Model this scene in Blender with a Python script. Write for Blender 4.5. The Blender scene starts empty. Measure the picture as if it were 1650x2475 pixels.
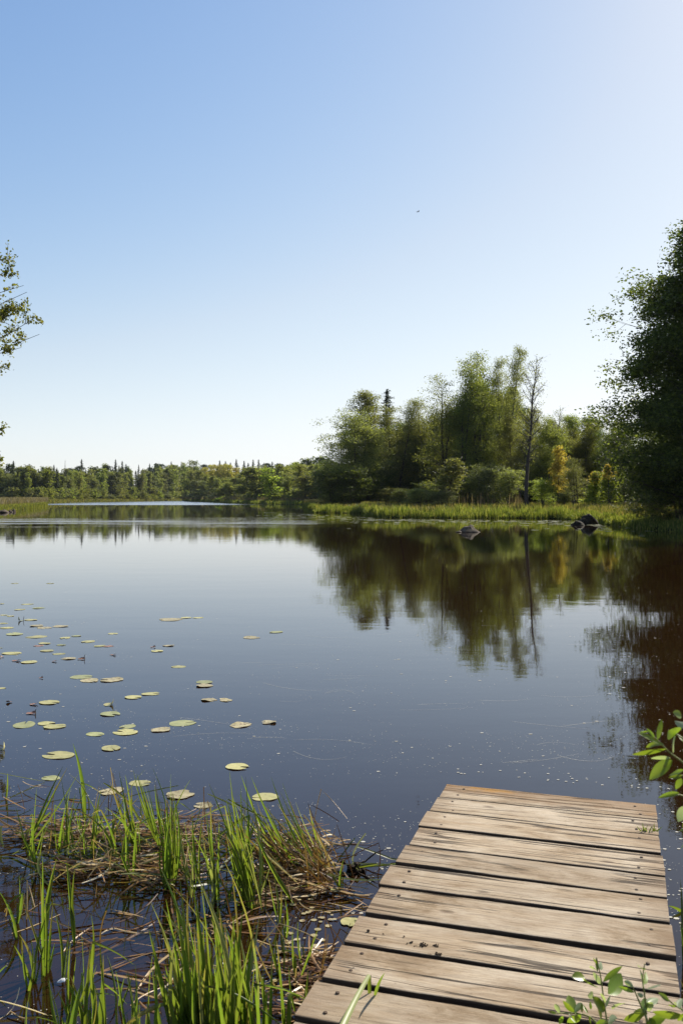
import bpy, math, random
import numpy as np
from mathutils import Vector, Matrix, noise as mnoise

rnd = random.Random(7)
RNG = np.random.default_rng(11)
scene = bpy.context.scene
COL = scene.collection

# ---------------------------------------------------------------- camera model
F = 2131.0      # focal length in photo pixels (photo 1650 x 2475)
HZ = 1203.0     # horizon row of the photo
H = 1.63        # eye height above the water
DECK = 0.28     # top of the landing stage above the water

def P(X, Y, d):
    return np.array([(X - 825.0) / F * d, d, H + (HZ - Y) / F * d])

def W(X, Y, z=0.0):
    d = F * (H - z) / (Y - HZ)
    return np.array([(X - 825.0) / F * d, d, z])

cam = bpy.data.cameras.new('camera')
cam.sensor_width = 36; cam.sensor_fit = 'AUTO'
cam.lens = 36 * F / 2475
cam.shift_y = -(1237.5 - HZ) / 2475
cam.clip_start = 0.05; cam.clip_end = 9000
cam.dof.use_dof = True; cam.dof.focus_distance = 9.0; cam.dof.aperture_fstop = 10
co = bpy.data.objects.new('camera', cam); COL.objects.link(co)
co.location = (0, 0, H); co.rotation_euler = (math.radians(90), 0, 0)
scene.camera = co

# ---------------------------------------------------------------- light
SUN_EL, SUN_AZ = math.radians(37), math.radians(43)      # azimuth to the right of the view direction
world = bpy.data.worlds.new('World'); scene.world = world; world.use_nodes = True
nt = world.node_tree
bg = nt.nodes['Background']
sky = nt.nodes.new('ShaderNodeTexSky'); sky.sky_type = 'NISHITA'; sky.sun_disc = False
sky.sun_elevation = SUN_EL; sky.sun_rotation = SUN_AZ
sky.air_density = 1.0; sky.dust_density = 0.5; sky.ozone_density = 3.5; sky.altitude = 50
SKY, EXPO = .112, .7
def hazy(sky, k, lim=1.13, f0=.4, f1=.8, fm=.45, tint=(1, 1, 1.05)):
    """summer haze: the brighter the sky, the whiter, and a soft shoulder before it clips"""
    def m(op, a, b=None):
        n = nt.nodes.new('ShaderNodeMath'); n.operation = op
        for i, v in enumerate((a, b)):
            if isinstance(v, (int, float)): n.inputs[i].default_value = v
            elif v is not None: nt.links.new(v, n.inputs[i])
        return n.outputs[0]
    bw = nt.nodes.new('ShaderNodeRGBToBW'); nt.links.new(sky, bw.inputs[0])
    mr = nt.nodes.new('ShaderNodeMapRange'); nt.links.new(bw.outputs[0], mr.inputs[0])
    mr.inputs[1].default_value = f0 / k; mr.inputs[2].default_value = f1 / k; mr.inputs[4].default_value = fm
    sp = nt.nodes.new('ShaderNodeSeparateColor'); nt.links.new(sky, sp.inputs[0]); cb = nt.nodes.new('ShaderNodeCombineColor')
    for i in range(3):
        g = m('MULTIPLY', bw.outputs[0], tint[i])
        x = m('ADD', sp.outputs[i], m('MULTIPLY', m('SUBTRACT', g, sp.outputs[i]), mr.outputs[0]))
        d = m('POWER', m('ADD', m('POWER', m('MULTIPLY', x, k / lim), 4.0), 1.0), 0.25)
        nt.links.new(m('DIVIDE', x, d), cb.inputs[i])
    return cb.outputs[0]
nt.links.new(hazy(sky.outputs[0], SKY * 2 ** EXPO), bg.inputs[0]); bg.inputs[1].default_value = SKY
sl = bpy.data.lights.new('sun', 'SUN'); sl.energy = 5.0; sl.angle = math.radians(0.53); sl.color = (1, .93, .82)
so = bpy.data.objects.new('sun', sl); COL.objects.link(so)
sd = Vector((math.sin(SUN_AZ) * math.cos(SUN_EL), math.cos(SUN_AZ) * math.cos(SUN_EL), math.sin(SUN_EL)))
so.rotation_euler = sd.to_track_quat('Z', 'Y').to_euler(); so.location = (0, 0, 30)
scene.view_settings.view_transform = 'Standard'; scene.view_settings.look = 'None'
scene.view_settings.exposure = EXPO; scene.view_settings.gamma = 1
scene.cycles.max_bounces = 8; scene.cycles.transparent_max_bounces = 12
scene.cycles.use_denoising = True
scene.cycles.use_adaptive_sampling = True; scene.cycles.adaptive_threshold = .004
scene.cycles.caustics_reflective = False; scene.cycles.caustics_refractive = False
scene.cycles.sample_clamp_indirect = 6

HAZE = .00006
# ---------------------------------------------------------------- object helpers
def tag(o, label=None, cat=None, group=None, kind=None):
    if label: o['label'] = label
    if cat: o['category'] = cat
    if group: o['group'] = group
    if kind: o['kind'] = kind
    return o

def empty(name, loc, label=None, cat=None, group=None):
    o = bpy.data.objects.new(name, None); COL.objects.link(o)
    o.location = [float(c) for c in loc]; o.empty_display_size = .1
    return tag(o, label, cat, group)

class MB:
    """collects geometry with numpy and links it as one mesh object"""
    def __init__(s): s.v = []; s.f = []; s.n = 0
    def add(s, V, Fc, mi=0):
        V = np.asarray(V, float).reshape(-1, 3); Fc = np.asarray(Fc, int)
        if len(Fc) == 0: return
        s.v.append(V); s.f.append((Fc + s.n, mi)); s.n += len(V)
    def mesh(s, name, mats, smooth=True):
        me = bpy.data.meshes.new(name)
        V = np.concatenate(s.v) if s.v else np.zeros((0, 3))
        me.vertices.add(len(V)); me.vertices.foreach_set('co', V.ravel())
        loops = np.concatenate([f.ravel() for f, _ in s.f])
        tot = np.concatenate([np.full(len(f), f.shape[1]) for f, _ in s.f])
        mi = np.concatenate([np.full(len(f), m) for f, m in s.f])
        st = np.concatenate([[0], np.cumsum(tot)[:-1]])
        me.loops.add(len(loops)); me.loops.foreach_set('vertex_index', loops)
        me.polygons.add(len(tot)); me.polygons.foreach_set('loop_start', st)
        me.polygons.foreach_set('material_index', mi)
        me.polygons.foreach_set('use_smooth', np.full(len(tot), smooth))
        for m in (mats if isinstance(mats, (list, tuple)) else [mats]): me.materials.append(m)
        me.update(calc_edges=True); me.validate()
        return me
    def build(s, name, mats, parent=None, smooth=True, loc=None):
        return link(name, s.mesh(name, mats, smooth), parent, loc)

def link(name, me, parent=None, loc=None):
    o = bpy.data.objects.new(name, me); COL.objects.link(o)
    if parent: o.parent = parent
    if loc is not None: o.location = [float(c) for c in loc]
    return o

def nrm(a):
    a = np.asarray(a, float)
    return a / np.maximum(np.linalg.norm(a, axis=-1, keepdims=True), 1e-9)

def tube(mb, pts, rad, sides=6, mi=0, cap=True):
    pts = np.asarray(pts, float); k = len(pts)
    rad = np.broadcast_to(np.asarray(rad, float), (k,))
    T = nrm(np.gradient(pts, axis=0))
    up = np.array([0, 0, 1.0]) if abs(T[0][2]) < .9 else np.array([1.0, 0, 0])
    A = nrm(np.cross(T, up)); B = np.cross(T, A)
    a = np.arange(sides) / sides * 2 * math.pi
    V = pts[:, None] + rad[:, None, None] * (np.cos(a)[None, :, None] * A[:, None] + np.sin(a)[None, :, None] * B[:, None])
    i = np.arange(k - 1)[:, None] * sides; j = np.arange(sides)[None]; j2 = (j + 1) % sides
    Fq = np.stack([i + j, i + j2, i + sides + j2, i + sides + j], -1).reshape(-1, 4)
    mb.add(V.reshape(-1, 3), Fq, mi)
    if cap:
        mb.add(V[-1], [list(range(sides))], mi); mb.add(V[0], [list(range(sides))[::-1]], mi)

def leafcloud(mb, C, size, rng, aspect=.55, mi=0, flat=0.0):
    n = len(C)
    if n == 0: return
    a = rng.normal(size=(n, 3)); a[:, 2] *= (1 - flat); a = nrm(a)
    b = nrm(np.cross(a, rng.normal(size=(n, 3))))
    c = np.cross(a, b)
    s = (size * rng.uniform(.6, 1.35, n))[:, None] if np.isscalar(size) else size[:, None]
    V = np.stack([C - a * s * .5, C + b * s * aspect * .5 + c * s * .1, C + a * s * .5, C - b * s * aspect * .5 + c * s * .1], 1)
    mb.add(V.reshape(-1, 3), np.arange(4 * n).reshape(n, 4), mi)

def bez(p0, p1, p2, n):
    t = np.linspace(0, 1, n)[:, None]
    return (1 - t) ** 2 * np.asarray(p0) + 2 * t * (1 - t) * np.asarray(p1) + t ** 2 * np.asarray(p2)

def ribbon(mb, pts, w, face, mi=0, fold=.25, prof=None):
    """a blade: three vertices across, folded along its rib, tapering to the tip"""
    pts = np.asarray(pts, float); k = len(pts)
    T = nrm(np.gradient(pts, axis=0))
    S = nrm(np.cross(T, face)); N = np.cross(S, T)
    s = np.linspace(0, 1, k)
    if prof is None: prof = np.minimum(1, .45 + 3 * s) * (1 - s ** 2.4)
    hw = (w * .5 * prof + .0004)[:, None]
    V = np.stack([pts - S * hw, pts + N * hw * fold * 2, pts + S * hw], 1).reshape(-1, 3)
    i = np.arange(k - 1)[:, None] * 3; j = np.arange(2)[None]
    Fq = np.stack([i + j, i + j + 1, i + j + 4, i + j + 3], -1).reshape(-1, 4)
    mb.add(V, Fq, mi)

# ---------------------------------------------------------------- materials
class NT:
    def __init__(s, name):
        s.m = bpy.data.materials.new(name); s.m.use_nodes = True; s.t = s.m.node_tree
        s.out = s.t.nodes['Material Output']; s.bsdf = s.t.nodes['Principled BSDF']
    def n(s, typ, **kw):
        nd = s.t.nodes.new('ShaderNode' + typ)
        for k, v in kw.items():
            if k in nd.inputs: nd.inputs[k].default_value = v
            else: setattr(nd, k, v)
        return nd
    def l(s, a, b): s.t.links.new(a, b)
    def ramp(s, fac, stops, interp='LINEAR'):
        r = s.n('ValToRGB'); r.color_ramp.interpolation = interp
        el = r.color_ramp.elements
        while len(el) < len(stops): el.new(0.5)
        for e, (p, c) in zip(el, stops):
            e.position = p; e.color = (*c, 1) if len(c) == 3 else c
        s.l(fac, r.inputs[0]); return r.outputs[0]
    def math(s, op, a, b=None, clamp=False):
        m = s.n('Math'); m.operation = op; m.use_clamp = clamp
        for i, v in enumerate((a, b)):
            if v is None: continue
            if isinstance(v, (int, float)): m.inputs[i].default_value = v
            else: s.l(v, m.inputs[i])
        return m.outputs[0]
    def mix(s, fac, a, b, blend='MIX'):
        m = s.n('MixRGB'); m.blend_type = blend
        for i, v in enumerate((fac, a, b)):
            if isinstance(v, (int, float)): m.inputs[i].default_value = v
            elif isinstance(v, tuple): m.inputs[i].default_value = (*v, 1)
            else: s.l(v, m.inputs[i])
        return m.outputs[0]
    def noise(s, vec, scale, detail=4, rough=.55, dist=0):
        n_ = s.n('TexNoise'); n_.inputs['Scale'].default_value = scale; n_.inputs['Detail'].default_value = detail
        n_.inputs['Roughness'].default_value = rough; n_.inputs['Distortion'].default_value = dist
        if vec is not None: s.l(vec, n_.inputs['Vector'])
        return n_.outputs['Fac']
    def mapping(s, vec, scale=(1, 1, 1), loc=(0, 0, 0)):
        m = s.n('Mapping'); m.inputs['Scale'].default_value = scale; m.inputs['Location'].default_value = loc
        s.l(vec, m.inputs['Vector']); return m.outputs[0]

def foliage(name, stops, trans=.45, rough=.5, tcol=1.5, spec=.3, objvar=.35, under=None, spots=None):
    """leaf: per-leaf and per-plant variation, light passes through it"""
    k = NT(name)
    geo = k.n('NewGeometry'); oi = k.n('ObjectInfo')
    c = k.ramp(geo.outputs['Random Per Island'], stops)
    v = k.math('ADD', k.math('MULTIPLY', oi.outputs['Random'], objvar), 1 - objvar * .5)
    hsv = k.n('HueSaturation'); k.l(c, hsv.inputs['Color']); k.l(v, hsv.inputs['Value'])
    hue = k.math('ADD', k.math('MULTIPLY', oi.outputs['Random'], .03), .485); k.l(hue, hsv.inputs['Hue'])
    col = hsv.outputs[0]
    if spots:
        tcn = k.n('TexCoord'); sf = k.noise(tcn.outputs['Object'], spots[1], 5, .65)
        vein = k.noise(tcn.outputs['Object'], spots[1] * .35, 3)
        col = k.mix(k.ramp(vein, [(.35, (0, 0, 0)), (.7, (.45, .45, .45))]), col, tuple(min(1, x * 1.3) for x in spots[3]))
        col = k.mix(k.ramp(sf, [(spots[2], (0, 0, 0)), (spots[2] + .07, (.85, .85, .85))]), col, spots[0])
    if under: col = k.mix(geo.outputs['Backfacing'], col, under)
    p = k.bsdf; k.l(col, p.inputs['Base Color']); p.inputs['Roughness'].default_value = rough
    p.inputs['Specular IOR Level'].default_value = spec
    tr = k.n('BsdfTranslucent')
    t2 = k.mix(1.0, col, (tcol * .97, tcol, tcol * .45), 'MULTIPLY'); k.l(t2, tr.inputs['Color'])
    mx = k.n('MixShader'); mx.inputs[0].default_value = trans
    k.l(p.outputs[0], mx.inputs[1]); k.l(tr.outputs[0], mx.inputs[2]); k.l(mx.outputs[0], k.out.inputs[0])
    return k.m

def plain(name, stops, scale=6, rough=.85, bump=.3, spec=.2, stretch=(1, 1, 1), coord='Object'):
    k = NT(name); tc = k.n('TexCoord'); v = k.mapping(tc.outputs[coord], stretch)
    f = k.noise(v, scale, 6, .6)
    k.l(k.ramp(f, stops), k.bsdf.inputs['Base Color'])
    k.bsdf.inputs['Roughness'].default_value = rough; k.bsdf.inputs['Specular IOR Level'].default_value = spec
    if bump:
        b = k.n('Bump'); b.inputs['Strength'].default_value = bump; b.inputs['Distance'].default_value = .05
        k.l(f, b.inputs['Height']); k.l(b.outputs[0], k.bsdf.inputs['Normal'])
    return k.m

M = {}
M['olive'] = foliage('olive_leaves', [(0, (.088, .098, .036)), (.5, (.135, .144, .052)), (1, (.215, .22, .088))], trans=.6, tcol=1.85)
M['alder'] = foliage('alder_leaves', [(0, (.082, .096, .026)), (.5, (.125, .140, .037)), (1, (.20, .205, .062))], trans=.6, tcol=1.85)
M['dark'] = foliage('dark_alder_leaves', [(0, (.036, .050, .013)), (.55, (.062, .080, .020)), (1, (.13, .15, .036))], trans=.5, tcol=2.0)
M['grey_green'] = foliage('willow_bush_leaves', [(0, (.085, .095, .036)), (.5, (.135, .145, .058)), (1, (.22, .22, .09))], trans=.45)
M['lime'] = foliage('fresh_bush_leaves', [(0, (.090, .120, .022)), (.5, (.155, .190, .036)), (1, (.25, .275, .065))], trans=.6, tcol=2.1)
M['orange'] = foliage('orange_leaves', [(0, (.17, .115, .024)), (.5, (.29, .195, .042)), (1, (.42, .33, .09))], trans=.52, tcol=1.9)
M['yellow'] = foliage('pale_aspen_leaves', [(0, (.20, .18, .045)), (.5, (.30, .255, .07)), (1, (.40, .34, .10))], trans=.45, tcol=1.5)
M['spruce'] = foliage('spruce_needles', [(0, (.020, .030, .014)), (.5, (.036, .052, .022)), (1, (.062, .082, .034))], trans=.3)
M['bark'] = plain('bark', [(.3, (.030, .024, .018)), (.7, (.10, .082, .064))], 9, stretch=(3, 3, .6))
M['soil'] = plain('bank_soil', [(.3, (.016, .015, .006)), (.7, (.045, .045, .016))], .8, coord='Object', spec=0)
M['far_ground'] = plain('meadow_ground', [(.3, (.040, .045, .014)), (.7, (.080, .085, .026))], .05, spec=0)
M['sedge'] = foliage('sedge_blades', [(0, (.070, .085, .016)), (.5, (.115, .140, .030)), (.85, (.215, .21, .055)), (1, (.30, .26, .11))], trans=.55, objvar=0)
M['marsh'] = foliage('marsh_blades', [(0, (.07, .085, .018)), (.5, (.13, .13, .035)), (1, (.25, .19, .085))], trans=.45, objvar=0)
M['dry'] = foliage('dry_reed_blades', [(0, (.12, .09, .045)), (.5, (.20, .15, .08)), (1, (.30, .24, .14))], trans=.25, objvar=0)
M['reed'] = foliage('reed_leaves', [(0, (.032, .060, .010)), (.5, (.080, .122, .018)), (1, (.18, .215, .034))], trans=.55, tcol=1.8, rough=.38, spec=.45, spots=((.16, .11, .035), 22, .62, (.15, .16, .04)))
M['tip_brown'] = foliage('browned_reed_tips', [(0, (.14, .14, .03)), (.5, (.22, .19, .06)), (1, (.30, .23, .09))], trans=.4)
M['reed_pale'] = foliage('pale_reed_leaves', [(0, (.16, .19, .06)), (1, (.30, .31, .13))], trans=.4, rough=.4)
M['straw'] = foliage('dead_straw', [(0, (.05, .022, .008)), (.35, (.16, .082, .026)), (.7, (.34, .22, .08)), (.9, (.48, .36, .16)), (1, (.66, .57, .36))], trans=.2, rough=.4, spec=.5, objvar=0)
M['wetstraw'] = foliage('wet_dark_straw', [(0, (.025, .014, .007)), (.6, (.085, .048, .018)), (1, (.17, .10, .04))], trans=.05, rough=.3, objvar=0)
M['willow'] = foliage('willow_leaves', [(0, (.075, .140, .012)), (.5, (.120, .185, .016)), (1, (.21, .26, .028))], trans=.45, tcol=1.6, rough=.33, spec=.5, objvar=.5, under=(.27, .32, .20), spots=((.13, .09, .03), 55, .63, (.20, .22, .05)))
M['twig'] = plain('green_twig', [(.3, (.14, .16, .04)), (.7, (.26, .25, .08))], 30, rough=.5)
M['deadtwig'] = plain('dead_twig', [(.3, (.015, .010, .007)), (.7, (.06, .04, .025))], 30, rough=.7)
M['dirt'] = plain('dark_dirt', [(.3, (.010, .007, .005)), (.7, (.045, .030, .018))], 60, rough=.95)
M['white'] = plain('white_down', [(.3, (.6, .6, .58)), (.7, (.82, .82, .8))], 20, rough=.7)
M['bird'] = plain('dark_plumage', [(.3, (.03, .03, .035)), (.7, (.10, .10, .11))], 10)
M['iron'] = plain('rusty_nail', [(.3, (.02, .014, .010)), (.7, (.11, .065, .035))], 200, rough=.6)

def stone_mat(name, a, b, moss):
    k = NT(name); tc = k.n('TexCoord'); geo = k.n('NewGeometry')
    f = k.noise(tc.outputs['Object'], 5, 8, .65); f2 = k.noise(tc.outputs['Object'], 2.2, 4)
    c = k.ramp(f, [(.3, a), (.7, b)])
    sx = k.n('SeparateXYZ'); k.l(geo.outputs['Normal'], sx.inputs[0])
    mf = k.math('MULTIPLY', k.math('SUBTRACT', sx.outputs['Z'], .45, True), k.math('MULTIPLY', f2, 1.6), True)
    c = k.mix(mf, c, moss)
    k.l(c, k.bsdf.inputs['Base Color']); k.bsdf.inputs['Roughness'].default_value = .85; k.bsdf.inputs['Specular IOR Level'].default_value = .12
    b_ = k.n('Bump'); b_.inputs['Strength'].default_value = .6; b_.inputs['Distance'].default_value = .06
    k.l(f, b_.inputs['Height']); k.l(b_.outputs[0], k.bsdf.inputs['Normal'])
    return k.m
M['stone'] = stone_mat('grey_brown_stone', (.026, .018, .012), (.10, .076, .056), (.16, .13, .085))
M['mossy'] = stone_mat('dark_mossy_stone', (.010, .008, .005), (.040, .031, .022), (.022, .020, .006))

def wood_mat(name, stain=False):
    k = NT(name); tc = k.n('TexCoord'); oi = k.n('ObjectInfo')
    off = k.n('CombineXYZ'); r = k.math('MULTIPLY', oi.outputs['Random'], 37.0)
    k.l(r, off.inputs[0]); k.l(k.math('MULTIPLY', oi.outputs['Random'], 11.0), off.inputs[1])
    ad = k.n('VectorMath'); k.l(tc.outputs['Object'], ad.inputs[0]); k.l(off.outputs[0], ad.inputs[1])
    v = ad.outputs[0]
    # knots bend the grain
    vk = k.n('TexVoronoi'); vk.inputs['Scale'].default_value = 1.0
    k.l(k.mapping(v, (3.2, 6.5, 0)), vk.inputs['Vector'])
    kd = vk.outputs['Distance']
    grain_v = k.mapping(v, (.9, 34, 3))
    g1 = k.noise(grain_v, 1.0, 10, .72, .3)
    fib = k.noise(k.mapping(v, (9, 105, 20)), 1.0, 9, .78)
    patch = k.noise(k.mapping(v, (2.4, 6, 1)), 1.0, 9, .72, .5)
    blot = k.noise(k.mapping(v, (9, 15, 1)), 1.0, 6, .65)
    c = k.ramp(g1, [(.26, (.205, .132, .070)), (.5, (.310, .218, .125)), (.74, (.410, .305, .185))])
    c = k.mix(k.ramp(patch, [(.38, (0, 0, 0)), (.60, (.85, .85, .85))]), c, (.52, .43, .315))
    c = k.mix(k.ramp(patch, [(.28, (.55, .55, .55)), (.45, (0, 0, 0))]), c, (.135, .088, .048))
    c = k.mix(k.ramp(blot, [(.58, (0, 0, 0)), (.72, (.35, .35, .35))]), c, (.53, .42, .27))
    c = k.mix(.6, c, k.ramp(fib, [(.34, (.42, .39, .35)), (.5, (.85, .84, .82)), (.64, (1.12, 1.12, 1.12))]), 'MULTIPLY')
    val = k.math('ADD', k.math('MULTIPLY', oi.outputs['Random'], .22), .90)
    val = k.math('MULTIPLY', val, .92)
    hsv = k.n('HueSaturation'); k.l(c, hsv.inputs['Color']); k.l(val, hsv.inputs['Value']); c = hsv.outputs[0]
    # drying cracks along the grain
    cr = k.noise(k.mapping(v, (.55, 15, 1)), 1.0, 3, .5, .35)
    cm = k.noise(k.mapping(v, (1.6, 4, 1), (5, 3, 0)), 1.0, 3)
    cl = k.math('ABSOLUTE', k.math('SUBTRACT', cr, .5))
    cr2 = k.noise(k.mapping(v, (.9, 34, 1), (2, 7, 0)), 1.0, 4, .55, .2); cl2 = k.math('ABSOLUTE', k.math('SUBTRACT', cr2, .48))
    cm2 = k.noise(k.mapping(v, (2.6, 9, 1), (9, 1, 0)), 1.0, 3)
    crk = k.math('MULTIPLY', k.ramp(cl, [(.0, (1, 1, 1)), (.012, (.9, .9, .9)), (.026, (0, 0, 0))]), k.ramp(cm, [(.44, (0, 0, 0)), (.53, (1, 1, 1))]))
    crk2 = k.math('MULTIPLY', k.ramp(cl2, [(.0, (1, 1, 1)), (.045, (0, 0, 0))]), k.ramp(cm2, [(.46, (0, 0, 0)), (.56, (1, 1, 1))]))
    c = k.mix(k.math('MULTIPLY', crk2, .32), c, (.075, .048, .028))
    c = k.mix(k.math('MULTIPLY', crk, .9), c, (.030, .019, .011))
    kn = k.ramp(kd, [(.02, (1, 1, 1)), (.07, (.55, .55, .55)), (.10, (0, 0, 0))])
    kr = k.noise(k.mapping(v, (1.4, 2.9, 0), (3, 9, 0)), 1.0, 1)
    c = k.mix(k.math('MULTIPLY', k.math('MULTIPLY', kn, .8), k.ramp(kr, [(.38, (0, 0, 0)), (.46, (1, 1, 1))])), c, (.070, .040, .022))
    spk = k.noise(k.mapping(v, (60, 85, 1)), 1.0, 3, .6)
    c = k.mix(k.ramp(spk, [(.66, (0, 0, 0)), (.72, (.6, .6, .6))]), c, (.11, .075, .045))
    sxx = k.n('SeparateXYZ'); k.l(tc.outputs['Object'], sxx.inputs[0])
    en = k.math('ADD', k.math('ABSOLUTE', sxx.outputs['X']), k.math('MULTIPLY', k.math('SUBTRACT', blot, .5), .22))
    c = k.mix(k.ramp(en, [(.36, (0, 0, 0)), (.47, (.45, .45, .45))]), c, (.150, .088, .042))
    if stain:
        sx = k.n('SeparateXYZ'); k.l(tc.outputs['Object'], sx.inputs[0])
        sn = k.noise(k.mapping(tc.outputs['Object'], (3.2, 7, 1)), 1.0, 5, .6)
        e = k.math('ADD', k.math('ADD', k.math('MULTIPLY', sx.outputs['Y'], 8.0), .42), k.math('MULTIPLY', k.math('SUBTRACT', sn, .5), 2.6))
        c = k.mix(k.ramp(e, [(0, (0, 0, 0)), (.55, (.7, .7, .7))]), c, (.175, .098, .040))
        e2 = k.math('ADD', sn, k.math('MULTIPLY', sx.outputs['Y'], 1.6))
        c = k.mix(k.ramp(e2, [(.62, (0, 0, 0)), (.72, (.8, .8, .8))]), c, (.33, .165, .03))
    k.l(c, k.bsdf.inputs['Base Color'])
    k.bsdf.inputs['Roughness'].default_value = .78; k.bsdf.inputs['Specular IOR Level'].default_value = .22
    hgt = k.math('SUBTRACT', k.math('ADD', k.math('MULTIPLY', fib, .5), k.math('MULTIPLY', g1, .6)), k.math('MULTIPLY', crk, 1.6))
    b = k.n('Bump'); b.inputs['Strength'].default_value = .8; b.inputs['Distance'].default_value = .006
    k.l(hgt, b.inputs['Height']); k.l(b.outputs[0], k.bsdf.inputs['Normal'])
    return k.m
M['wood'] = wood_mat('weathered_planks'); M['wood_end'] = wood_mat('stained_end_plank', True)
M['beam'] = plain('wet_beam_gap_shade', [(.3, (.03, .02, .012)), (.7, (.09, .06, .04))], 8, stretch=(1, 8, 8))  # wet beam wood; on plank sides its dark tone also paints gap shade

def pad_mat(name, a, b, spots, spot_amt=.58):
    k = NT(name); tc = k.n('TexCoord'); oi = k.n('ObjectInfo')
    ad = k.n('VectorMath'); k.l(tc.outputs['Object'], ad.inputs[0])
    cx = k.n('CombineXYZ'); k.l(k.math('MULTIPLY', oi.outputs['Random'], 23.0), cx.inputs[2]); k.l(cx.outputs[0], ad.inputs[1])
    f = k.noise(ad.outputs[0], 14, 6, .65); f2 = k.noise(ad.outputs[0], 38, 6, .7)
    c = k.ramp(f, [(.32, a), (.66, b)])
    c = k.mix(k.ramp(f2, [(spot_amt, (0, 0, 0)), (spot_amt + .06, (.9, .9, .9))]), c, spots)
    v = k.math('ADD', k.math('MULTIPLY', oi.outputs['Random'], .35), .82)
    hsv = k.n('HueSaturation'); k.l(c, hsv.inputs['Color']); k.l(v, hsv.inputs['Value'])
    k.l(hsv.outputs[0], k.bsdf.inputs['Base Color'])
    k.bsdf.inputs['Roughness'].default_value = .42; k.bsdf.inputs['Specular IOR Level'].default_value = .5
    b_ = k.n('Bump'); b_.inputs['Strength'].default_value = .35; b_.inputs['Distance'].default_value = .006
    k.l(f2, b_.inputs['Height']); k.l(b_.outputs[0], k.bsdf.inputs['Normal'])
    return k.m
M['pad_g'] = pad_mat('green_pad', (.21, .22, .075), (.34, .33, .13), (.09, .06, .025), .63)
M['pad_y'] = pad_mat('yellow_green_pad', (.28, .265, .085), (.44, .39, .15), (.10, .065, .025), .60)
M['pad_b'] = pad_mat('browned_pad', (.30, .25, .11), (.43, .36, .19), (.12, .06, .025), .55)
M['pad_r'] = pad_mat('red_torn_leaf', (.20, .09, .05), (.34, .18, .10), (.08, .03, .02), .55)
M['pad_far'] = pad_mat('distant_pad', (.24, .25, .12), (.40, .39, .22), (.10, .07, .03), .65)
M['speck'] = plain('pale_pollen', [(.3, (.30, .28, .23)), (.7, (.52, .50, .43))], 3, rough=.6, bump=0, coord='Object')

def water_mat():
    k = NT('lake_water'); geo = k.n('NewGeometry')
    pos = geo.outputs['Position']; sx = k.n('SeparateXYZ'); k.l(pos, sx.inputs[0]); y = sx.outputs['Y']; x = sx.outputs['X']
    # patches where the wind roughens the surface: far basin and a band in mid water
    def band(a, b, c, d):
        r1 = k.n('MapRange'); r1.interpolation_type = 'SMOOTHSTEP'
        r1.inputs[1].default_value = a; r1.inputs[2].default_value = b; k.l(y, r1.inputs[0])
        r2 = k.n('MapRange'); r2.interpolation_type = 'SMOOTHSTEP'
        r2.inputs[1].default_value = c; r2.inputs[2].default_value = d; r2.inputs[3].default_value = 1; r2.inputs[4].default_value = 0; k.l(y, r2.inputs[0])
        return k.math('MULTIPLY', r1.outputs[0], r2.outputs[0])
    streak = k.noise(k.mapping(pos, (.05, .22, 1)), 1.0, 5, .7)
    st = k.ramp(streak, [(.46, (0, 0, 0)), (.66, (1, 1, 1))])
    fw = k.n('MapRange'); fw.inputs[1].default_value = -8; fw.inputs[2].default_value = -34; k.l(x, fw.inputs[0])
    far = k.math('MULTIPLY', band(190, 205, 420, 700), fw.outputs[0])
    lw = k.n('MapRange'); lw.inputs[1].default_value = 4; lw.inputs[2].default_value = -4; k.l(x, lw.inputs[0])
    mid = k.math('MULTIPLY', k.math('MULTIPLY', band(46, 56, 62, 76), st), lw.outputs[0], True)
    wind = k.math('ADD', k.math('MULTIPLY', far, .9), k.math('MULTIPLY', mid, .5), True)
    n1 = k.noise(k.mapping(pos, (.5, 1.3, 1)), 1.0, 3, .5)
    n2 = k.noise(k.mapping(pos, (2.2, 4.0, 1)), 1.0, 4, .6)
    n3 = k.noise(k.mapping(pos, (9, 14, 1)), 1.0, 3, .5)
    hgt = k.math('ADD', k.math('ADD', k.math('MULTIPLY', n1, .003), k.math('MULTIPLY', n2, k.math('ADD', k.math('MULTIPLY', wind, .09), .0009))), k.math('MULTIPLY', n3, .0002))
    b = k.n('Bump'); b.inputs['Strength'].default_value = .6; b.inputs['Distance'].default_value = 1.0
    k.l(hgt, b.inputs['Height'])
    fr = k.n('Fresnel'); fr.inputs['IOR'].default_value = 1.48; k.l(b.outputs[0], fr.inputs['Normal'])
    gl = k.n('BsdfGlossy'); gl.inputs['Color'].default_value = (.91, .98, 1, 1); k.l(k.ramp(fr.outputs[0], [(.06, (.68, .83, 1)), (.66, (1, 1, 1))]), gl.inputs['Color']); k.l(b.outputs[0], gl.inputs['Normal'])  # blue tint at steep angles paints in the higher sky that wavelets reflect
    k.l(k.math('ADD', k.math('MULTIPLY', wind, .22), .018), gl.inputs['Roughness'])
    # peat-brown water: some light is scattered back, the rest goes through, tinted
    df = k.n('BsdfDiffuse'); df.inputs['Color'].default_value = (.034, .0145, .0045, 1)
    tp = k.n('BsdfTransparent'); tp.inputs['Color'].default_value = (.62, .42, .24, 1)
    body = k.n('MixShader'); body.inputs[0].default_value = .5
    k.l(df.outputs[0], body.inputs[1]); k.l(tp.outputs[0], body.inputs[2])
    mx = k.n('MixShader'); k.l(fr.outputs[0], mx.inputs[0]); k.l(body.outputs[0], mx.inputs[1]); k.l(gl.outputs[0], mx.inputs[2])
    k.l(mx.outputs[0], k.out.inputs[0])
    return k.m
M['water'] = water_mat()
M['bed'] = plain('peat_bed', [(.3, (.014, .009, .005)), (.62, (.034, .023, .012)), (.8, (.085, .060, .035))], 1.3, coord='Object')

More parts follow.
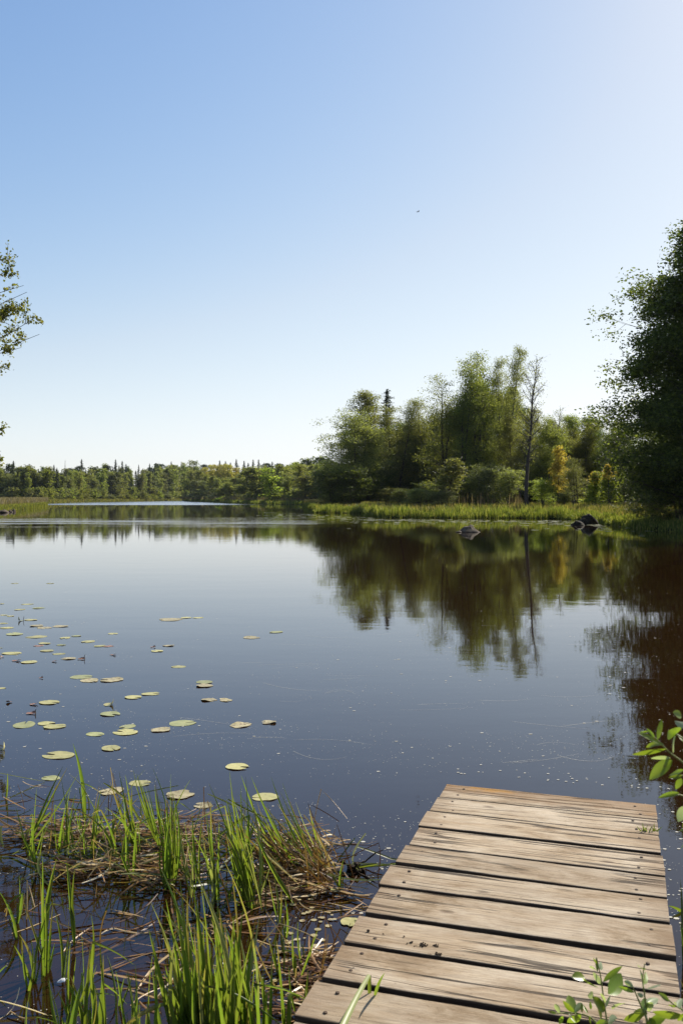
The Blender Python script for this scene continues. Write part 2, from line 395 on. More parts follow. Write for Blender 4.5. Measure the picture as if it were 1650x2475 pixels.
# ---------------------------------------------------------------- setting: water, bed, banks
mb = MB(); mb.add([(-900, -60, 0), (900, -60, 0), (900, 900, 0), (-900, 900, 0)], [(0, 1, 2, 3)])
tag(mb.build('water', M['water']), 'calm peat-brown lake water mirroring the sky and the trees', None, None, 'structure')
xs = np.linspace(-12, 12, 61); ys = np.linspace(-6, 20, 66)
gx, gy = np.meshgrid(xs, ys)
gz = -.22 - .055 * np.maximum(gy - 2.2, 0) + .05 * np.sin(gx * 2.1 + gy) * np.cos(gy * 1.7 - gx * .6)
gz[0, :] = gz[-1, :] = -3; gz[:, 0] = gz[:, -1] = -3
V = np.stack([gx, gy, gz], -1).reshape(-1, 3)
i = np.arange(65)[:, None] * 61 + np.arange(60)[None]
mb = MB(); mb.add(V, np.stack([i, i + 1, i + 62, i + 61], -1).reshape(-1, 4))
mb.add([(-900, -60, -2.9), (900, -60, -2.9), (900, 900, -2.9), (-900, 900, -2.9)], [(0, 1, 2, 3)])
tag(mb.build('lake_bed', M['bed']), 'dark peat bed under the shallow water', None, None, 'structure')

class Bank:
    """strip of land behind a waterline given as photo pixels"""
    def __init__(s, name, line, rows, mat, label):
        s.line = np.array([W(X, Y)[:2] for X, Y in line])
        seg = np.linalg.norm(np.diff(s.line, axis=0), axis=1); s.cum = np.concatenate([[0], np.cumsum(seg)])
        s.rows = rows
        n = 60; t = np.linspace(0, s.cum[-1], n)
        pts = np.stack([np.interp(t, s.cum, s.line[:, 0]), np.interp(t, s.cum, s.line[:, 1])], 1)
        V = []
        for b, z in rows:
            q = s.back(pts, b)
            jz = np.array([mnoise.noise(Vector((p[0] * .15, p[1] * .15, 3))) for p in q]) * min(.25, max(b, 0) * .03)
            V.append(np.column_stack([q, z + jz]))
        V = np.stack(V).reshape(-1, 3); m = len(rows)
        i = np.arange(m - 1)[:, None] * n + np.arange(n - 1)[None]
        mb = MB(); mb.add(V, np.stack([i, i + 1, i + n + 1, i + n], -1).reshape(-1, 4))
        s.o = tag(mb.build(name, mat), label, None, None, 'structure')
    def back(s, pts, b):
        return pts + nrm(pts) * np.asarray(b).reshape(-1, 1) if np.ndim(b) else pts + nrm(pts) * b
    def z(s, b): return np.interp(b, [r[0] for r in s.rows], [r[1] for r in s.rows])
    def sample(s, n, bmin, bmax, rng, power=1.0):
        t = rng.uniform(0, s.cum[-1], n)
        pts = np.stack([np.interp(t, s.cum, s.line[:, 0]), np.interp(t, s.cum, s.line[:, 1])], 1)
        b = bmin + (bmax - bmin) * rng.uniform(0, 1, n) ** power
        q = s.back(pts, b)
        return np.column_stack([q, s.z(b)]), b

point = Bank('grassy_point', [(735, 1235.5), (760, 1239.5), (820, 1240), (872, 1241), (884, 1248), (930, 1251.5), (1050, 1252), (1150, 1253.5), (1250, 1252.5), (1340, 1254), (1400, 1257), (1450, 1266), (1520, 1276), (1580, 1282), (1660, 1288), (1800, 1296), (2000, 1306)],
             [(-.5, -.7), (0, -.05), (.4, .12), (2.5, .32), (8, .55), (18, .72), (60, 1.0), (160, 1.6), (700, 5), (3000, 14)], M['soil'], 'low grassy point of land running out from the right')
mid_bank = Bank('meadow_bank', [(445, 1211.3), (500, 1214), (560, 1217), (650, 1219), (760, 1220.3), (900, 1222), (1200, 1224)],
                [(-.5, -.7), (0, -.05), (.5, .12), (4, .35), (15, .6), (60, 1.2), (200, 5), (400, 8), (3000, 16)], M['far_ground'], 'low green bank across the middle of the lake')
far_bank = Bank('far_shore', [(-500, 1217), (110, 1217.5), (180, 1215), (250, 1213.6), (340, 1212.2), (440, 1210.2), (700, 1209.5), (1300, 1209.5)],
                [(-.5, -.7), (0, -.05), (1, .15), (6, .4), (30, .8), (120, 2.0), (400, 7), (3000, 12)], M['far_ground'], 'far shore of the lake under the forest edge')
left_marsh = Bank('marsh_bank', [(-260, 1262), (-60, 1244), (0, 1238.5), (45, 1233), (90, 1227.5), (116, 1223)],
                  [(-.5, -.7), (0, -.05), (.6, .12), (4, .3), (20, .5), (60, .6), (200, .8)], M['soil'], 'marshy bank of yellowed reeds at the left')
mb = MB()
V = [(-30, -30, .25), (-30, 1.2, .25), (-.6, 1.2, .12), (-.2, 1.0, .12), (1.6, .9, .12), (30, 1.2, .25), (30, -30, .25),
     (-30, 2.1, -.5), (-.6, 2.0, -.5), (-.2, 1.6, -.5), (1.6, 1.4, -.5), (30, 2.1, -.5)]
mb.add(V, [(0, 6, 5, 1)]); mb.f.clear(); mb.v.clear(); mb.n = 0
mb.add(V[:7], [(0, 6, 5, 4, 3, 2, 1)]); mb.add([V[j] for j in (1, 2, 3, 4, 5, 7, 8, 9, 10, 11)], [(0, 1, 6, 5), (1, 2, 7, 6), (2, 3, 8, 7), (3, 4, 9, 8)])
tag(mb.build('near_bank', M['soil'], smooth=False), 'earth bank the landing stage starts from', None, None, 'structure')

def grass(name, base, hgt, wid, mat, label, lean=.25, rng=RNG, cat='grass'):
    n = len(base)
    h = hgt * rng.uniform(.55, 1.25, n) if np.isscalar(hgt) else hgt
    a = rng.uniform(0, 2 * math.pi, n); l = lean * h * rng.normal(size=n)
    dx, dy = np.cos(a), np.sin(a)
    f = rng.uniform(0, math.pi, n); sxx, syy = np.cos(f) * wid * .5, np.sin(f) * wid * .5
    z0 = np.zeros(n)
    s = np.stack([sxx, syy, z0], 1)
    mid = base + np.stack([dx * l * .35, dy * l * .35, h * .6], 1)
    top = base + np.stack([dx * l, dy * l, h], 1)
    b2 = base - np.array([0, 0, .15])
    V = np.stack([b2 - s, b2 + s, mid + s * .8, mid - s * .8, top], 1)
    k = np.arange(n)[:, None] * 5
    mb = MB(); mb.add(V.reshape(-1, 3), k + np.array([[0, 1, 2, 3]])); 
    mb.f.append((k + np.array([[3, 2, 4]]), 0))
    o = mb.build(name, mat, smooth=False)
    return tag(o, label, cat, None, 'stuff')

b1, bb = point.sample(42000, -.1, 5, RNG, 1.3)
gn = np.array([mnoise.noise(Vector((p[0] * .5, p[1] * .5, 1))) + .6 * mnoise.noise(Vector((p[0] * 1.6, p[1] * 1.6, 4))) for p in b1])
b1[:, 2] -= .05
grass('sedge_grass', b1, RNG.uniform(.26, .78, len(b1)) * (1 - .055 * bb) * np.clip(.86 + 1.15 * gn, .25, 1.6) * np.interp(b1[:, 0] / b1[:, 1], [.24, .29], [1, .55]), .045, M['sedge'], 'tall fresh sedge along the edge of the grassy point')
b1, bb = point.sample(16000, 4, 30, RNG)
grass('meadow_grass', b1, .42, .06, M['marsh'], 'pale meadow grass behind the sedge on the point')
b1, _ = mid_bank.sample(14000, 0, 9, RNG, 1.4)
grass('bank_grass', b1, .75, .12, M['sedge'], 'green grass fringe along the middle bank')
b1, _ = mid_bank.sample(6000, 6, 16, RNG)
grass('dry_reed', b1, 1.5, .10, M['dry'], 'straw coloured reeds behind the middle bank')
b1, _ = far_bank.sample(14000, 0, 12, RNG, 1.4)
grass('shore_grass', b1, .9, .18, M['marsh'], 'green fringe of grass on the far shore')
b1, bb = left_marsh.sample(15000, 0, 6, RNG)
grass('marsh_grass', b1, .55, .06, M['sedge'], 'green sedge at the edge of the left marsh')
b1, _ = left_marsh.sample(20000, 4, 60, RNG)
grass('marsh_reed', b1, 1.05, .07, M['dry'], 'field of straw coloured reeds on the left marsh')
# pale dead stems at the foot of the stand
q = np.array([[*(P(X, 1222, d)[:2]), .7] for X, d in zip(RNG.uniform(1050, 1262, 170), RNG.uniform(88, 96, 170))])
grass('dead_stem', q, 1.3, .07, M['dry'], 'row of thin pale dead stems at the foot of the trees', lean=.05)

# ---------------------------------------------------------------- trees
def deciduous(seed, Ht, R, base=.14, nl=34, leaf=.28, nleaf=9000, up=.45, prof=None, stems=1, clump=.45, twig=.012, trunk_r=None, droop=0.0, per=9, lo=.3, spread=.17, lv=(.62, 1.12)):
    rng = np.random.default_rng(seed); tr, cr = MB(), MB()
    trunk_r = trunk_r or Ht * .011
    prof = prof or (lambda s: float(np.interp(s, [0, .12, .35, .6, .82, 1], [.66, .88, 1.0, .97, .80, .42])))
    cl = []
    for st in range(stems):
        off = np.array([rng.normal() * .35, rng.normal() * .35, 0]) * (stems > 1) * Ht / 16
        lean = rng.normal(size=2) * Ht * .03 + off[:2] * 2.0
        t = np.linspace(0, 1, 10)
        wob = np.cumsum(rng.normal(size=(10, 2)) * Ht * .004, 0); wob[0] = 0
        hs = Ht * (1 if st == 0 else rng.uniform(.72, .97))
        tp = np.column_stack([off[0] + lean[0] * t ** 1.3 + wob[:, 0], off[1] + lean[1] * t ** 1.3 + wob[:, 1], t * hs - (t == 0) * .4])
        tube(tr, tp, trunk_r * (1 - .93 * t) ** .9, 7)
        n = max(6, nl // stems)
        for q in range(n):
            s = (q + rng.uniform(0, 1)) / n
            tt = base + (1 - base) * s ** .92
            p0 = np.array([np.interp(tt, t, tp[:, j]) for j in range(3)])
            az = q * 2.399 + rng.normal() * .5
            L = R * prof(s) * rng.uniform(*lv)
            el = up + .55 * s + rng.normal() * .18 - droop * (1 - s)
            d = np.array([math.cos(az) * math.cos(el), math.sin(az) * math.cos(el), math.sin(el)])
            p1 = p0 + d * L * .55; p2 = p0 + d * L + np.array([0, 0, L * (.12 - droop * .5)])
            pl = bez(p0, p1, p2, 5)
            r0 = trunk_r * (1 - .85 * tt) * .42
            tube(tr, pl, np.linspace(r0, twig * .6, 5), 4, cap=False)
            m = max(3, int(per * (.5 + .5 * L / R)))
            for f in rng.uniform(lo, 1.0, m):
                pb = np.array([np.interp(f, np.linspace(0, 1, 5), pl[:, j]) for j in range(3)])
                c = pb + np.clip(rng.normal(size=3), -1.6, 1.6) * (.04 * R + spread * L) * np.array([1, 1, .75])
                cl.append((c, rng.uniform(.25, 1.0) ** 1.2)); 
                tube(tr, [pb, (pb + c) / 2 + np.array([0, 0, -.02 * L]), c], [twig, twig * .7, twig * .35], 3, cap=False)
    w = np.array([c[1] for c in cl]); w = w / w.sum()
    C = np.array([c[0] for c in cl])[rng.choice(len(cl), nleaf, p=w)] + np.clip(rng.normal(size=(nleaf, 3)), -1.7, 1.7) * clump * np.array([1, 1, .7])
    C[:, 2] = np.maximum(C[:, 2], .15)
    leafcloud(cr, C, leaf, rng)
    return tr, cr

def conifer(seed, Ht, R, leaf=.35, nleaf=4000, base=.06, pw=1.0, bare=0.0):
    rng = np.random.default_rng(seed); tr, cr = MB(), MB()
    t = np.linspace(0, 1, 8)
    tube(tr, np.column_stack([rng.normal(size=8) * .02 * R, rng.normal(size=8) * .02 * R, t * Ht - (t == 0) * .4]), Ht * .012 * (1 - .95 * t), 6)
    nb = int(Ht * 9); pts = []
    for q in range(nb):
        s = rng.uniform(0, 1) ** .9; z = Ht * (base + (1 - base) * s)
        L = R * (1 - s) ** pw * rng.uniform(.65, 1.1) + .08 * R * rng.uniform(.3, 1)
        az = rng.uniform(0, 6.283)
        f = np.linspace(0, 1, 4)
        pl = np.column_stack([np.cos(az) * L * f, np.sin(az) * L * f, z + L * (-.30 * f + .16 * f ** 2)])
        tube(tr, pl, np.linspace(.02, .006, 4) * Ht / 14, 3, cap=False)
        if rng.uniform() < bare: continue
        m = max(2, int(nleaf / nb * (.35 + 1.3 * L / R)))
        ff = rng.uniform(.1, 1, m)
        c = np.column_stack([np.interp(ff, f, pl[:, j]) for j in range(3)]) + rng.normal(size=(m, 3)) * np.array([.09, .09, .055]) * (L + .4)
        c[:, 2] -= .05 * L; pts.append(c)
    nl_ = int(nleaf * .10 * (1 - bare)) + 8; st = rng.uniform(.80, 1.0, nl_)
    pts.append(np.column_stack([rng.normal(size=nl_) * R * .30 * (1.02 - st), rng.normal(size=nl_) * R * .30 * (1.02 - st), st * Ht]))
    PT = np.concatenate(pts); leafcloud(cr, PT, leaf * rng.uniform(.6, 1.3, len(PT)) * (1.1 - .75 * np.clip(PT[:, 2] / Ht, 0, 1)), rng, .5)
    return tr, cr

class Proto:
    def __init__(s, mbs, Ht, R, leafmat):
        s.tr = mbs[0].mesh('trunk', M['bark']); s.cr = mbs[1].mesh('crown', M[leafmat], False) if mbs[1].n else None
        s.H, s.R = Ht, R
        if s.cr:
            co_ = np.empty(len(s.cr.vertices) * 3); s.cr.vertices.foreach_get('co', co_); co_ = co_.reshape(-1, 3)
            s.H = float(np.percentile(co_[:, 2], 99.7)); s.R = float(np.percentile(np.abs(co_[:, :2]), 97.5))

def place(proto, name, X, top, d, hw, z0, label, cat='tree', group=None, mat=None, rot=None):
    zt = H + (HZ - top) / F * d
    root = empty(name, ((X - 825) / F * d, d, z0), label, cat, group)
    sz = (zt - z0) / proto.H; sxy = (hw / F * d) / proto.R
    root.rotation_euler = (0, 0, rnd.uniform(0, 6.283) if rot is None else rot)
    root.scale = (sxy, sxy, sz)
    link('trunk', proto.tr, root)
    if proto.cr:
        c = link('crown', proto.cr, root)
        if mat:
            c.material_slots[0].link = 'OBJECT'; c.material_slots[0].material = M[mat]
    return root

def gz_point(X, d):          # ground height on the point at a pixel column and depth
    ang = (X - 825) / F
    lx = point.line[:, 0] / point.line[:, 1]
    dw = np.interp(ang, lx, np.linalg.norm(point.line, axis=1)) if True else 0
    return float(point.z(max(d * math.hypot(1, ang) - dw, 0)))

alder_a = Proto(deciduous(1, 16, 3.6, nl=60, nleaf=26000, leaf=.20, clump=.45, stems=2, up=.35, base=.07, per=10), 16, 3.6, 'olive')
alder_b = Proto(deciduous(2, 18, 3.2, nl=66, nleaf=26000, leaf=.19, clump=.42, stems=4, up=.75, base=.10, per=10), 18, 3.2, 'alder')
alder_c = Proto(deciduous(3, 18, 3.0, nl=66, nleaf=27000, leaf=.19, clump=.45, stems=2, up=.5, base=.08, per=10), 18, 3.0, 'alder')
airy = Proto(deciduous(4, 17, 3.2, nl=60, nleaf=14000, leaf=.175, clump=.42, stems=3, up=.65, base=.14), 17, 3.2, 'olive')
birch = Proto(deciduous(5, 17, 2.6, nl=60, nleaf=20000, leaf=.19, clump=.40, stems=1, up=.4, base=.12, droop=.2), 17, 2.6, 'alder')
lone = Proto(deciduous(6, 18, 2.6, nl=46, nleaf=1300, leaf=.17, clump=.30, stems=1, up=.5, base=.28, per=9, twig=.022, trunk_r=.27,
             prof=lambda s: .35 + .65 * math.sin(math.pi * (.1 + .85 * s))), 18, 2.6, 'olive')
bush = Proto(deciduous(7, 5, 2.6, base=.04, nl=34, nleaf=6500, leaf=.15, clump=.24, stems=5, up=.8, trunk_r=.05), 5, 2.6, 'grey_green')
spire_bush = Proto(deciduous(8, 5, 1.2, base=.05, nl=36, nleaf=2300, leaf=.18, clump=.17, stems=2, up=.85, trunk_r=.05, prof=lambda s: 1.02 - .86 * s), 5, 1.2, 'lime')
sapling = Proto(deciduous(9, 6, 1.2, base=.22, nl=30, nleaf=2600, leaf=.19, clump=.18, stems=1, up=.7, trunk_r=.055, prof=lambda s: .35 + .8 * math.sin(math.pi * (.25 + .6 * s)) * (1 - .5 * s)), 6, 1.2, 'orange')
tip = Proto(deciduous(19, 6, 1.0, base=.66, nl=26, nleaf=1300, leaf=.17, clump=.16, up=.8, trunk_r=.04, prof=lambda s: 1.05 - .8 * s), 6, 1.0, 'orange')
spruce = Proto(conifer(10, 19, 2.6, .34, 5200), 19, 2.6, 'spruce')

# the stand on the point, tree by tree
S = [  # proto, X, top, depth, half width px, material, label
 (alder_a, 'alder_tree', 868, 992, 97, 72, 'olive', 'broad olive twin-trunk alder at the left end of the stand on the point'),
 (birch, 'birch_tree', 889, 947, 108, 50, 'alder', 'tall rounded birch behind the leftmost twin-trunk alder'),
 (spruce, 'spruce_tree', 935, 941, 116, 62, 'spruce', 'dark pointed spruce top sticking up from the stand of leafy trees'),
 (alder_c, 'alder_tree', 948, 972, 103, 55, 'olive', 'olive leafy tree in front of the pointed spruce'),
 (airy, 'alder_tree', 1000, 966, 104, 55, 'olive', 'thin airy tree with sky between its branches right of the spruce'),
 (airy, 'alder_tree', 1066, 912, 103, 68, 'alder', 'tall see-through alder with several bare stems left of the tallest trees'),
 (alder_b, 'alder_tree', 1112, 916, 101, 55, 'alder', 'leafy alder squeezed between the see-through alder and the tallest trees'),
 (alder_b, 'alder_tree', 1166, 850, 102, 60, 'alder', 'left one of the two tallest alders in the stand'),
 (alder_c, 'alder_tree', 1210, 846, 104, 46, 'olive', 'right one of the two tallest alders in the stand'),
 (lone, 'bare_tree', 1272, 866, 85, 44, 'olive', 'tall nearly leafless tree with one dark straight trunk'),
 (alder_c, 'alder_tree', 1240, 990, 101, 46, 'olive', 'lower olive tree just left of the bare straight trunk'),
 (alder_a, 'alder_tree', 1312, 1006, 103, 48, 'alder', 'bushy tree just right of the bare straight trunk'),
 (lone, 'birch_tree', 1339, 986, 108, 26, 'olive', 'slim tree with a twiggy top above the orange sapling'),
 (birch, 'birch_tree', 1376, 1004, 112, 40, 'alder', 'narrow birch behind and right of the orange sapling'),
 (birch, 'birch_tree', 1424, 1010, 114, 40, 'dark', 'narrow birch behind the bushes with orange tips'),
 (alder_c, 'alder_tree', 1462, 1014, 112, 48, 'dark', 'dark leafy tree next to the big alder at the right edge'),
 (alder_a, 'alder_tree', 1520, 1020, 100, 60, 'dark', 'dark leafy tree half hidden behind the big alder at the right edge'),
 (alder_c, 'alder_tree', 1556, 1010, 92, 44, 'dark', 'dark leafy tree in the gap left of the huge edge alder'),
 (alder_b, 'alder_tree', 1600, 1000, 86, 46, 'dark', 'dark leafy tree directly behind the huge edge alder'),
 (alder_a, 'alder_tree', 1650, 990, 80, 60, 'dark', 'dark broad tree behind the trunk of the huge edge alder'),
 (bush, 'bush', 1545, 1120, 74, 50, 'dark', 'dark bush right of the black rock on the bank'),
 (bush, 'bush', 1610, 1110, 66, 60, 'dark', 'dark bush behind the stems of the huge edge alder'),
 (alder_c, 'alder_tree', 1328, 1018, 110, 40, 'alder', 'leafy tree filling the wall right of the slim twiggy-topped tree'),
 (alder_a, 'alder_tree', 1356, 1024, 107, 38, 'olive', 'olive tree standing right behind the orange sapling'),
 (alder_b, 'alder_tree', 1400, 1016, 108, 40, 'alder', 'upright green tree between the two narrow birches'),
 (alder_c, 'alder_tree', 1446, 1020, 108, 42, 'alder', 'leafy green tree behind the taller orange-tipped bush'),
 (alder_b, 'alder_tree', 1492, 1022, 106, 44, 'dark', 'dark upright tree just left of the black rock'),
 (sapling, 'sapling_tree', 1348, 1078, 88, 24, 'orange', 'slim sapling with bright orange leaves at the edge of the meadow'),
 (spire_bush, 'bush', 1434, 1142, 78, 38, 'lime', 'yellow-green bush with an orange tip, left of the pair by the dark rock'),
 (spire_bush, 'bush', 1470, 1127, 76, 40, 'lime', 'taller yellow-green bush with an orange tip beside the dark rock'),
 (bush, 'willow_bush', 1180, 1122, 94, 50, 'grey_green', 'grey-green willow bush below the two tallest alders'),
 (bush, 'willow_bush', 1228, 1132, 92, 40, 'olive', 'olive willow bush just left of the bare straight trunk'),
 (sapling, 'sapling_tree', 1080, 1108, 90, 36, 'olive', 'yellow-green sapling below the see-through alder'),
 (bush, 'bush', 1310, 1156, 88, 30, 'lime', 'yellow-green bush right at the foot of the bare straight trunk'),
 (airy, 'birch_tree', 1392, 1108, 86, 34, 'olive', 'small thin-leaved tree between the orange sapling and the orange-tipped bushes'),
 (bush, 'bush', 1362, 1188, 84, 22, 'olive', 'low reddish bush right of the foot of the orange sapling'),
 (bush, 'bush', 1066, 1186, 88, 36, 'grey_green', 'low grey-green bush below the yellow-green sapling'),
 (bush, 'bush', 1010, 1180, 92, 36, 'olive', 'low dark bush under the thin airy tree'),
 (bush, 'bush', 940, 1178, 94, 36, 'olive', 'low olive bush under the tree in front of the spruce'),
 (bush, 'bush', 880, 1184, 97, 34, 'dark', 'low dark bush behind the trunks of the twin-trunk alder'),
 (bush, 'bush', 812, 1160, 101, 40, 'alder', 'drooping green bush at the left foot of the stand'),
 (bush, 'bush', 1126, 1160, 94, 46, 'alder', 'low green bush between the sapling and the grey-green willow'),
]
for pr, nm, X, top, d, hw, mt, lb in S:
    if X < 1010: d += 15
    place(pr, nm, X, top, d, hw, gz_point(X, d), lb, 'bush' if 'bush' in nm else 'tree', None, mt)
# orange tips of the two yellow-green bushes
for nm, X, top, d, hw in (('left', 1437, 1139, 77.2, 15), ('right', 1471, 1121, 75.2, 16)):
    place(tip, 'sapling_tree', X, top, d, hw, gz_point(X, d), 'orange-leaved young shoot rising through the %s yellow-green bush' % ('lower left' if nm == 'left' else 'taller right'), 'tree', None, 'orange')
# trees deeper in the stand
for q in range(26):
    X = 800 + 720 * (q + rnd.random()) / 26
    env = np.interp(X, [800, 890, 960, 1070, 1170, 1230, 1280, 1400, 1520], [1075, 1005, 1010, 975, 905, 910, 1030, 1045, 1050])
    d = rnd.uniform(112, 150)
    place(rnd.choice([alder_a, alder_b, alder_c, birch]), 'alder_tree', X, env + rnd.uniform(15, 60), d, rnd.uniform(45, 62), gz_point(X, d),
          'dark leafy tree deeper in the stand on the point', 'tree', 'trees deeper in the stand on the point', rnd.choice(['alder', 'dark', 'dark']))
for q in range(34):
    X = 800 + 720 * (q + rnd.random()) / 34
    d = rnd.uniform(104, 130)
    place(bush, 'bush', X, rnd.uniform(1125, 1195), d, rnd.uniform(28, 48), gz_point(X, d),
          'dark undergrowth bush between the trunks of the stand', 'bush', 'undergrowth between the trunks', 'dark')

# the big dark alder at the right edge
big = Proto(deciduous(21, 16, 4.6, base=.05, nl=150, nleaf=205000, leaf=.14, clump=.30, stems=1, up=.3, per=20, spread=.12, lv=(.70, .95), trunk_r=.20, twig=.010, droop=.12, lo=.22,
            prof=lambda s: float(np.interp(s, [0, .2, .42, .6, .8, 1], [.85, .95, 1.0, .80, .50, .14]))), 16, 4.6, 'dark')
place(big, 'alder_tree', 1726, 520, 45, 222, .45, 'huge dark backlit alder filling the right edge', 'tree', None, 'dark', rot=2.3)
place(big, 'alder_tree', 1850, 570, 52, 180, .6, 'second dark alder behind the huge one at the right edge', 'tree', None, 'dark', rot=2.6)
place(bush, 'willow_bush', 1585, 1165, 55, 60, .35, 'dark low bush under the huge alder at the right edge', 'bush', None, 'dark')
place(bush, 'willow_bush', 1640, 1140, 47, 90, .3, 'dark overhanging bush at the waterline under the huge alder', 'bush', None, 'dark')

# far forest
fa = Proto(deciduous(31, 13, 2.7, base=.06, nl=30, nleaf=2000, leaf=.50, clump=.45, up=.6, per=6, twig=.03), 13, 3.4, 'olive')
fb = Proto(deciduous(32, 13, 2.2, base=.08, nl=30, nleaf=1700, leaf=.48, clump=.4, stems=2, up=.8, per=6, twig=.03), 13, 2.8, 'olive')
fc = Proto(deciduous(33, 13, 1.7, base=.10, nl=30, nleaf=1400, leaf=.45, clump=.34, up=.85, per=6, twig=.03), 13, 2.3, 'alder')
fs = Proto(conifer(34, 17, 2.4, .62, 2200), 17, 2.4, 'spruce')
fs2 = Proto(conifer(35, 17, 1.7, .55, 2000), 17, 1.7, 'spruce')
fthin = Proto(conifer(36, 17, 1.0, .40, 160, bare=.6), 17, 1.0, 'spruce')
fp = Proto(deciduous(37, 16, 2.6, base=.5, nl=20, nleaf=1100, leaf=.60, clump=.45, up=.3, per=6, twig=.03), 16, 2.6, 'spruce')
fbush = Proto(deciduous(38, 4, 2.4, base=.03, nl=20, nleaf=700, leaf=.48, clump=.3, stems=4, up=.8, trunk_r=.05, twig=.02), 4, 2.4, 'olive')

def shore_d(bank, X):
    a = (X - 825) / F; lx = bank.line[:, 0] / bank.line[:, 1]
    return float(np.interp(a, lx, bank.line[:, 1]))
def top_env(X):
    return float(np.interp(X, [-60, 0, 60, 100, 200, 300, 350, 400, 450, 520, 600, 680, 740, 800], [1134, 1135, 1133, 1138, 1134, 1132, 1134, 1131, 1125, 1121, 1122, 1123, 1117, 1113]))
def forest(n, x0, x1, bank, back, extra, protos, mats, name_of, label, group, hw):
    for q in range(n):
        X = x0 + (x1 - x0) * (q + rnd.uniform(-.2, 1.2)) / n
        b = rnd.uniform(*back); d = shore_d(bank, X) + b
        pr = rnd.choice(protos); low = 16 + rnd.uniform(0, 8) if (480 < X < 592 and (bank is mid_bank or b > 15)) else rnd.choice([0, 0, -7, -3, 5, 9])
        s = hw * rnd.uniform(.65, 1.55) * (.75 if pr in (fs, fs2) else 1)
        place(pr, name_of.get(pr, 'birch_tree'), X, top_env(X) + low + rnd.uniform(*extra), d, s, float(bank.z(b)), label if pr not in (fs, fs2, fp) else label.replace('leafy', 'dark needled'),
              'tree', group if pr not in (fs, fs2, fp) else group.replace('leafy', 'needled'), rnd.choice(mats) if pr not in (fs, fs2, fp) else None)
NM = {fs: 'spruce_tree', fs2: 'spruce_tree', fp: 'pine_tree'}
forest(70, -40, 455, far_bank, (13, 24), (-2, 20), [fa, fb, fc, fa, fb, fs2], ['olive', 'olive', 'alder', 'grey_green'], NM, 'leafy tree in the front row of the far left shore', 'leafy trees in the front row of the far left shore', 12)
forest(70, -40, 470, far_bank, (28, 45), (-6, 9), [fa, fc, fs, fs2, fp, fb, fs], ['alder', 'olive', 'dark'], NM, 'leafy tree in the second row of the far left shore', 'leafy trees in the second row of the far left shore', 12)
forest(40, -40, 480, far_bank, (60, 90), (-8, 4), [fs, fs2, fp, fc], ['dark', 'alder'], NM, 'leafy tree at the back of the far left forest', 'leafy trees at the back of the far left forest', 12)
forest(30, 380, 590, far_bank, (20, 120), (-4, 10), [fa, fb, fs, fc, fp], ['alder', 'olive', 'dark'], NM, 'leafy tree in the forest behind the far end of the lake', 'leafy trees in the forest behind the far end of the lake', 11)
forest(36, 445, 830, mid_bank, (16, 30), (10, 40), [fa, fb, fc], ['olive', 'alder', 'grey_green', 'olive'], NM, 'leafy tree in the front row behind the middle bank', 'leafy trees in the front row behind the middle bank', 15)
forest(40, 480, 830, mid_bank, (40, 80), (2, 18), [fa, fb, fc, fa], ['olive', 'alder', 'olive'], NM, 'leafy tree in the second row behind the middle bank', 'leafy trees in the second row behind the middle bank', 16)
forest(28, 520, 830, mid_bank, (110, 170), (-4, 8), [fa, fs, fp, fb], ['dark', 'alder'], NM, 'leafy tree on the rise behind the middle bank', 'leafy trees on the rise behind the middle bank', 15)
for q in range(40):
    X = -30 + 480 * (q + rnd.random()) / 40; b = rnd.uniform(9, 14); d = shore_d(far_bank, X) + b
    place(fbush, 'bush', X, rnd.uniform(1176, 1196), d, rnd.uniform(12, 20), float(far_bank.z(b)), 'low bush at the forest edge on the far left shore', 'bush', 'bushes at the forest edge on the far left shore', rnd.choice(['olive', 'alder', 'grey_green']))
for q in range(30):
    X = 450 + 370 * (q + rnd.random()) / 30; b = rnd.uniform(11, 18); d = shore_d(mid_bank, X) + b
    place(fbush, 'bush', X, rnd.uniform(1176, 1198), d, rnd.uniform(14, 26), float(mid_bank.z(b)), 'low bush behind the middle bank', 'bush', 'bushes behind the middle bank', rnd.choice(['olive', 'lime', 'grey_green', 'olive']))
NUDGE = 0
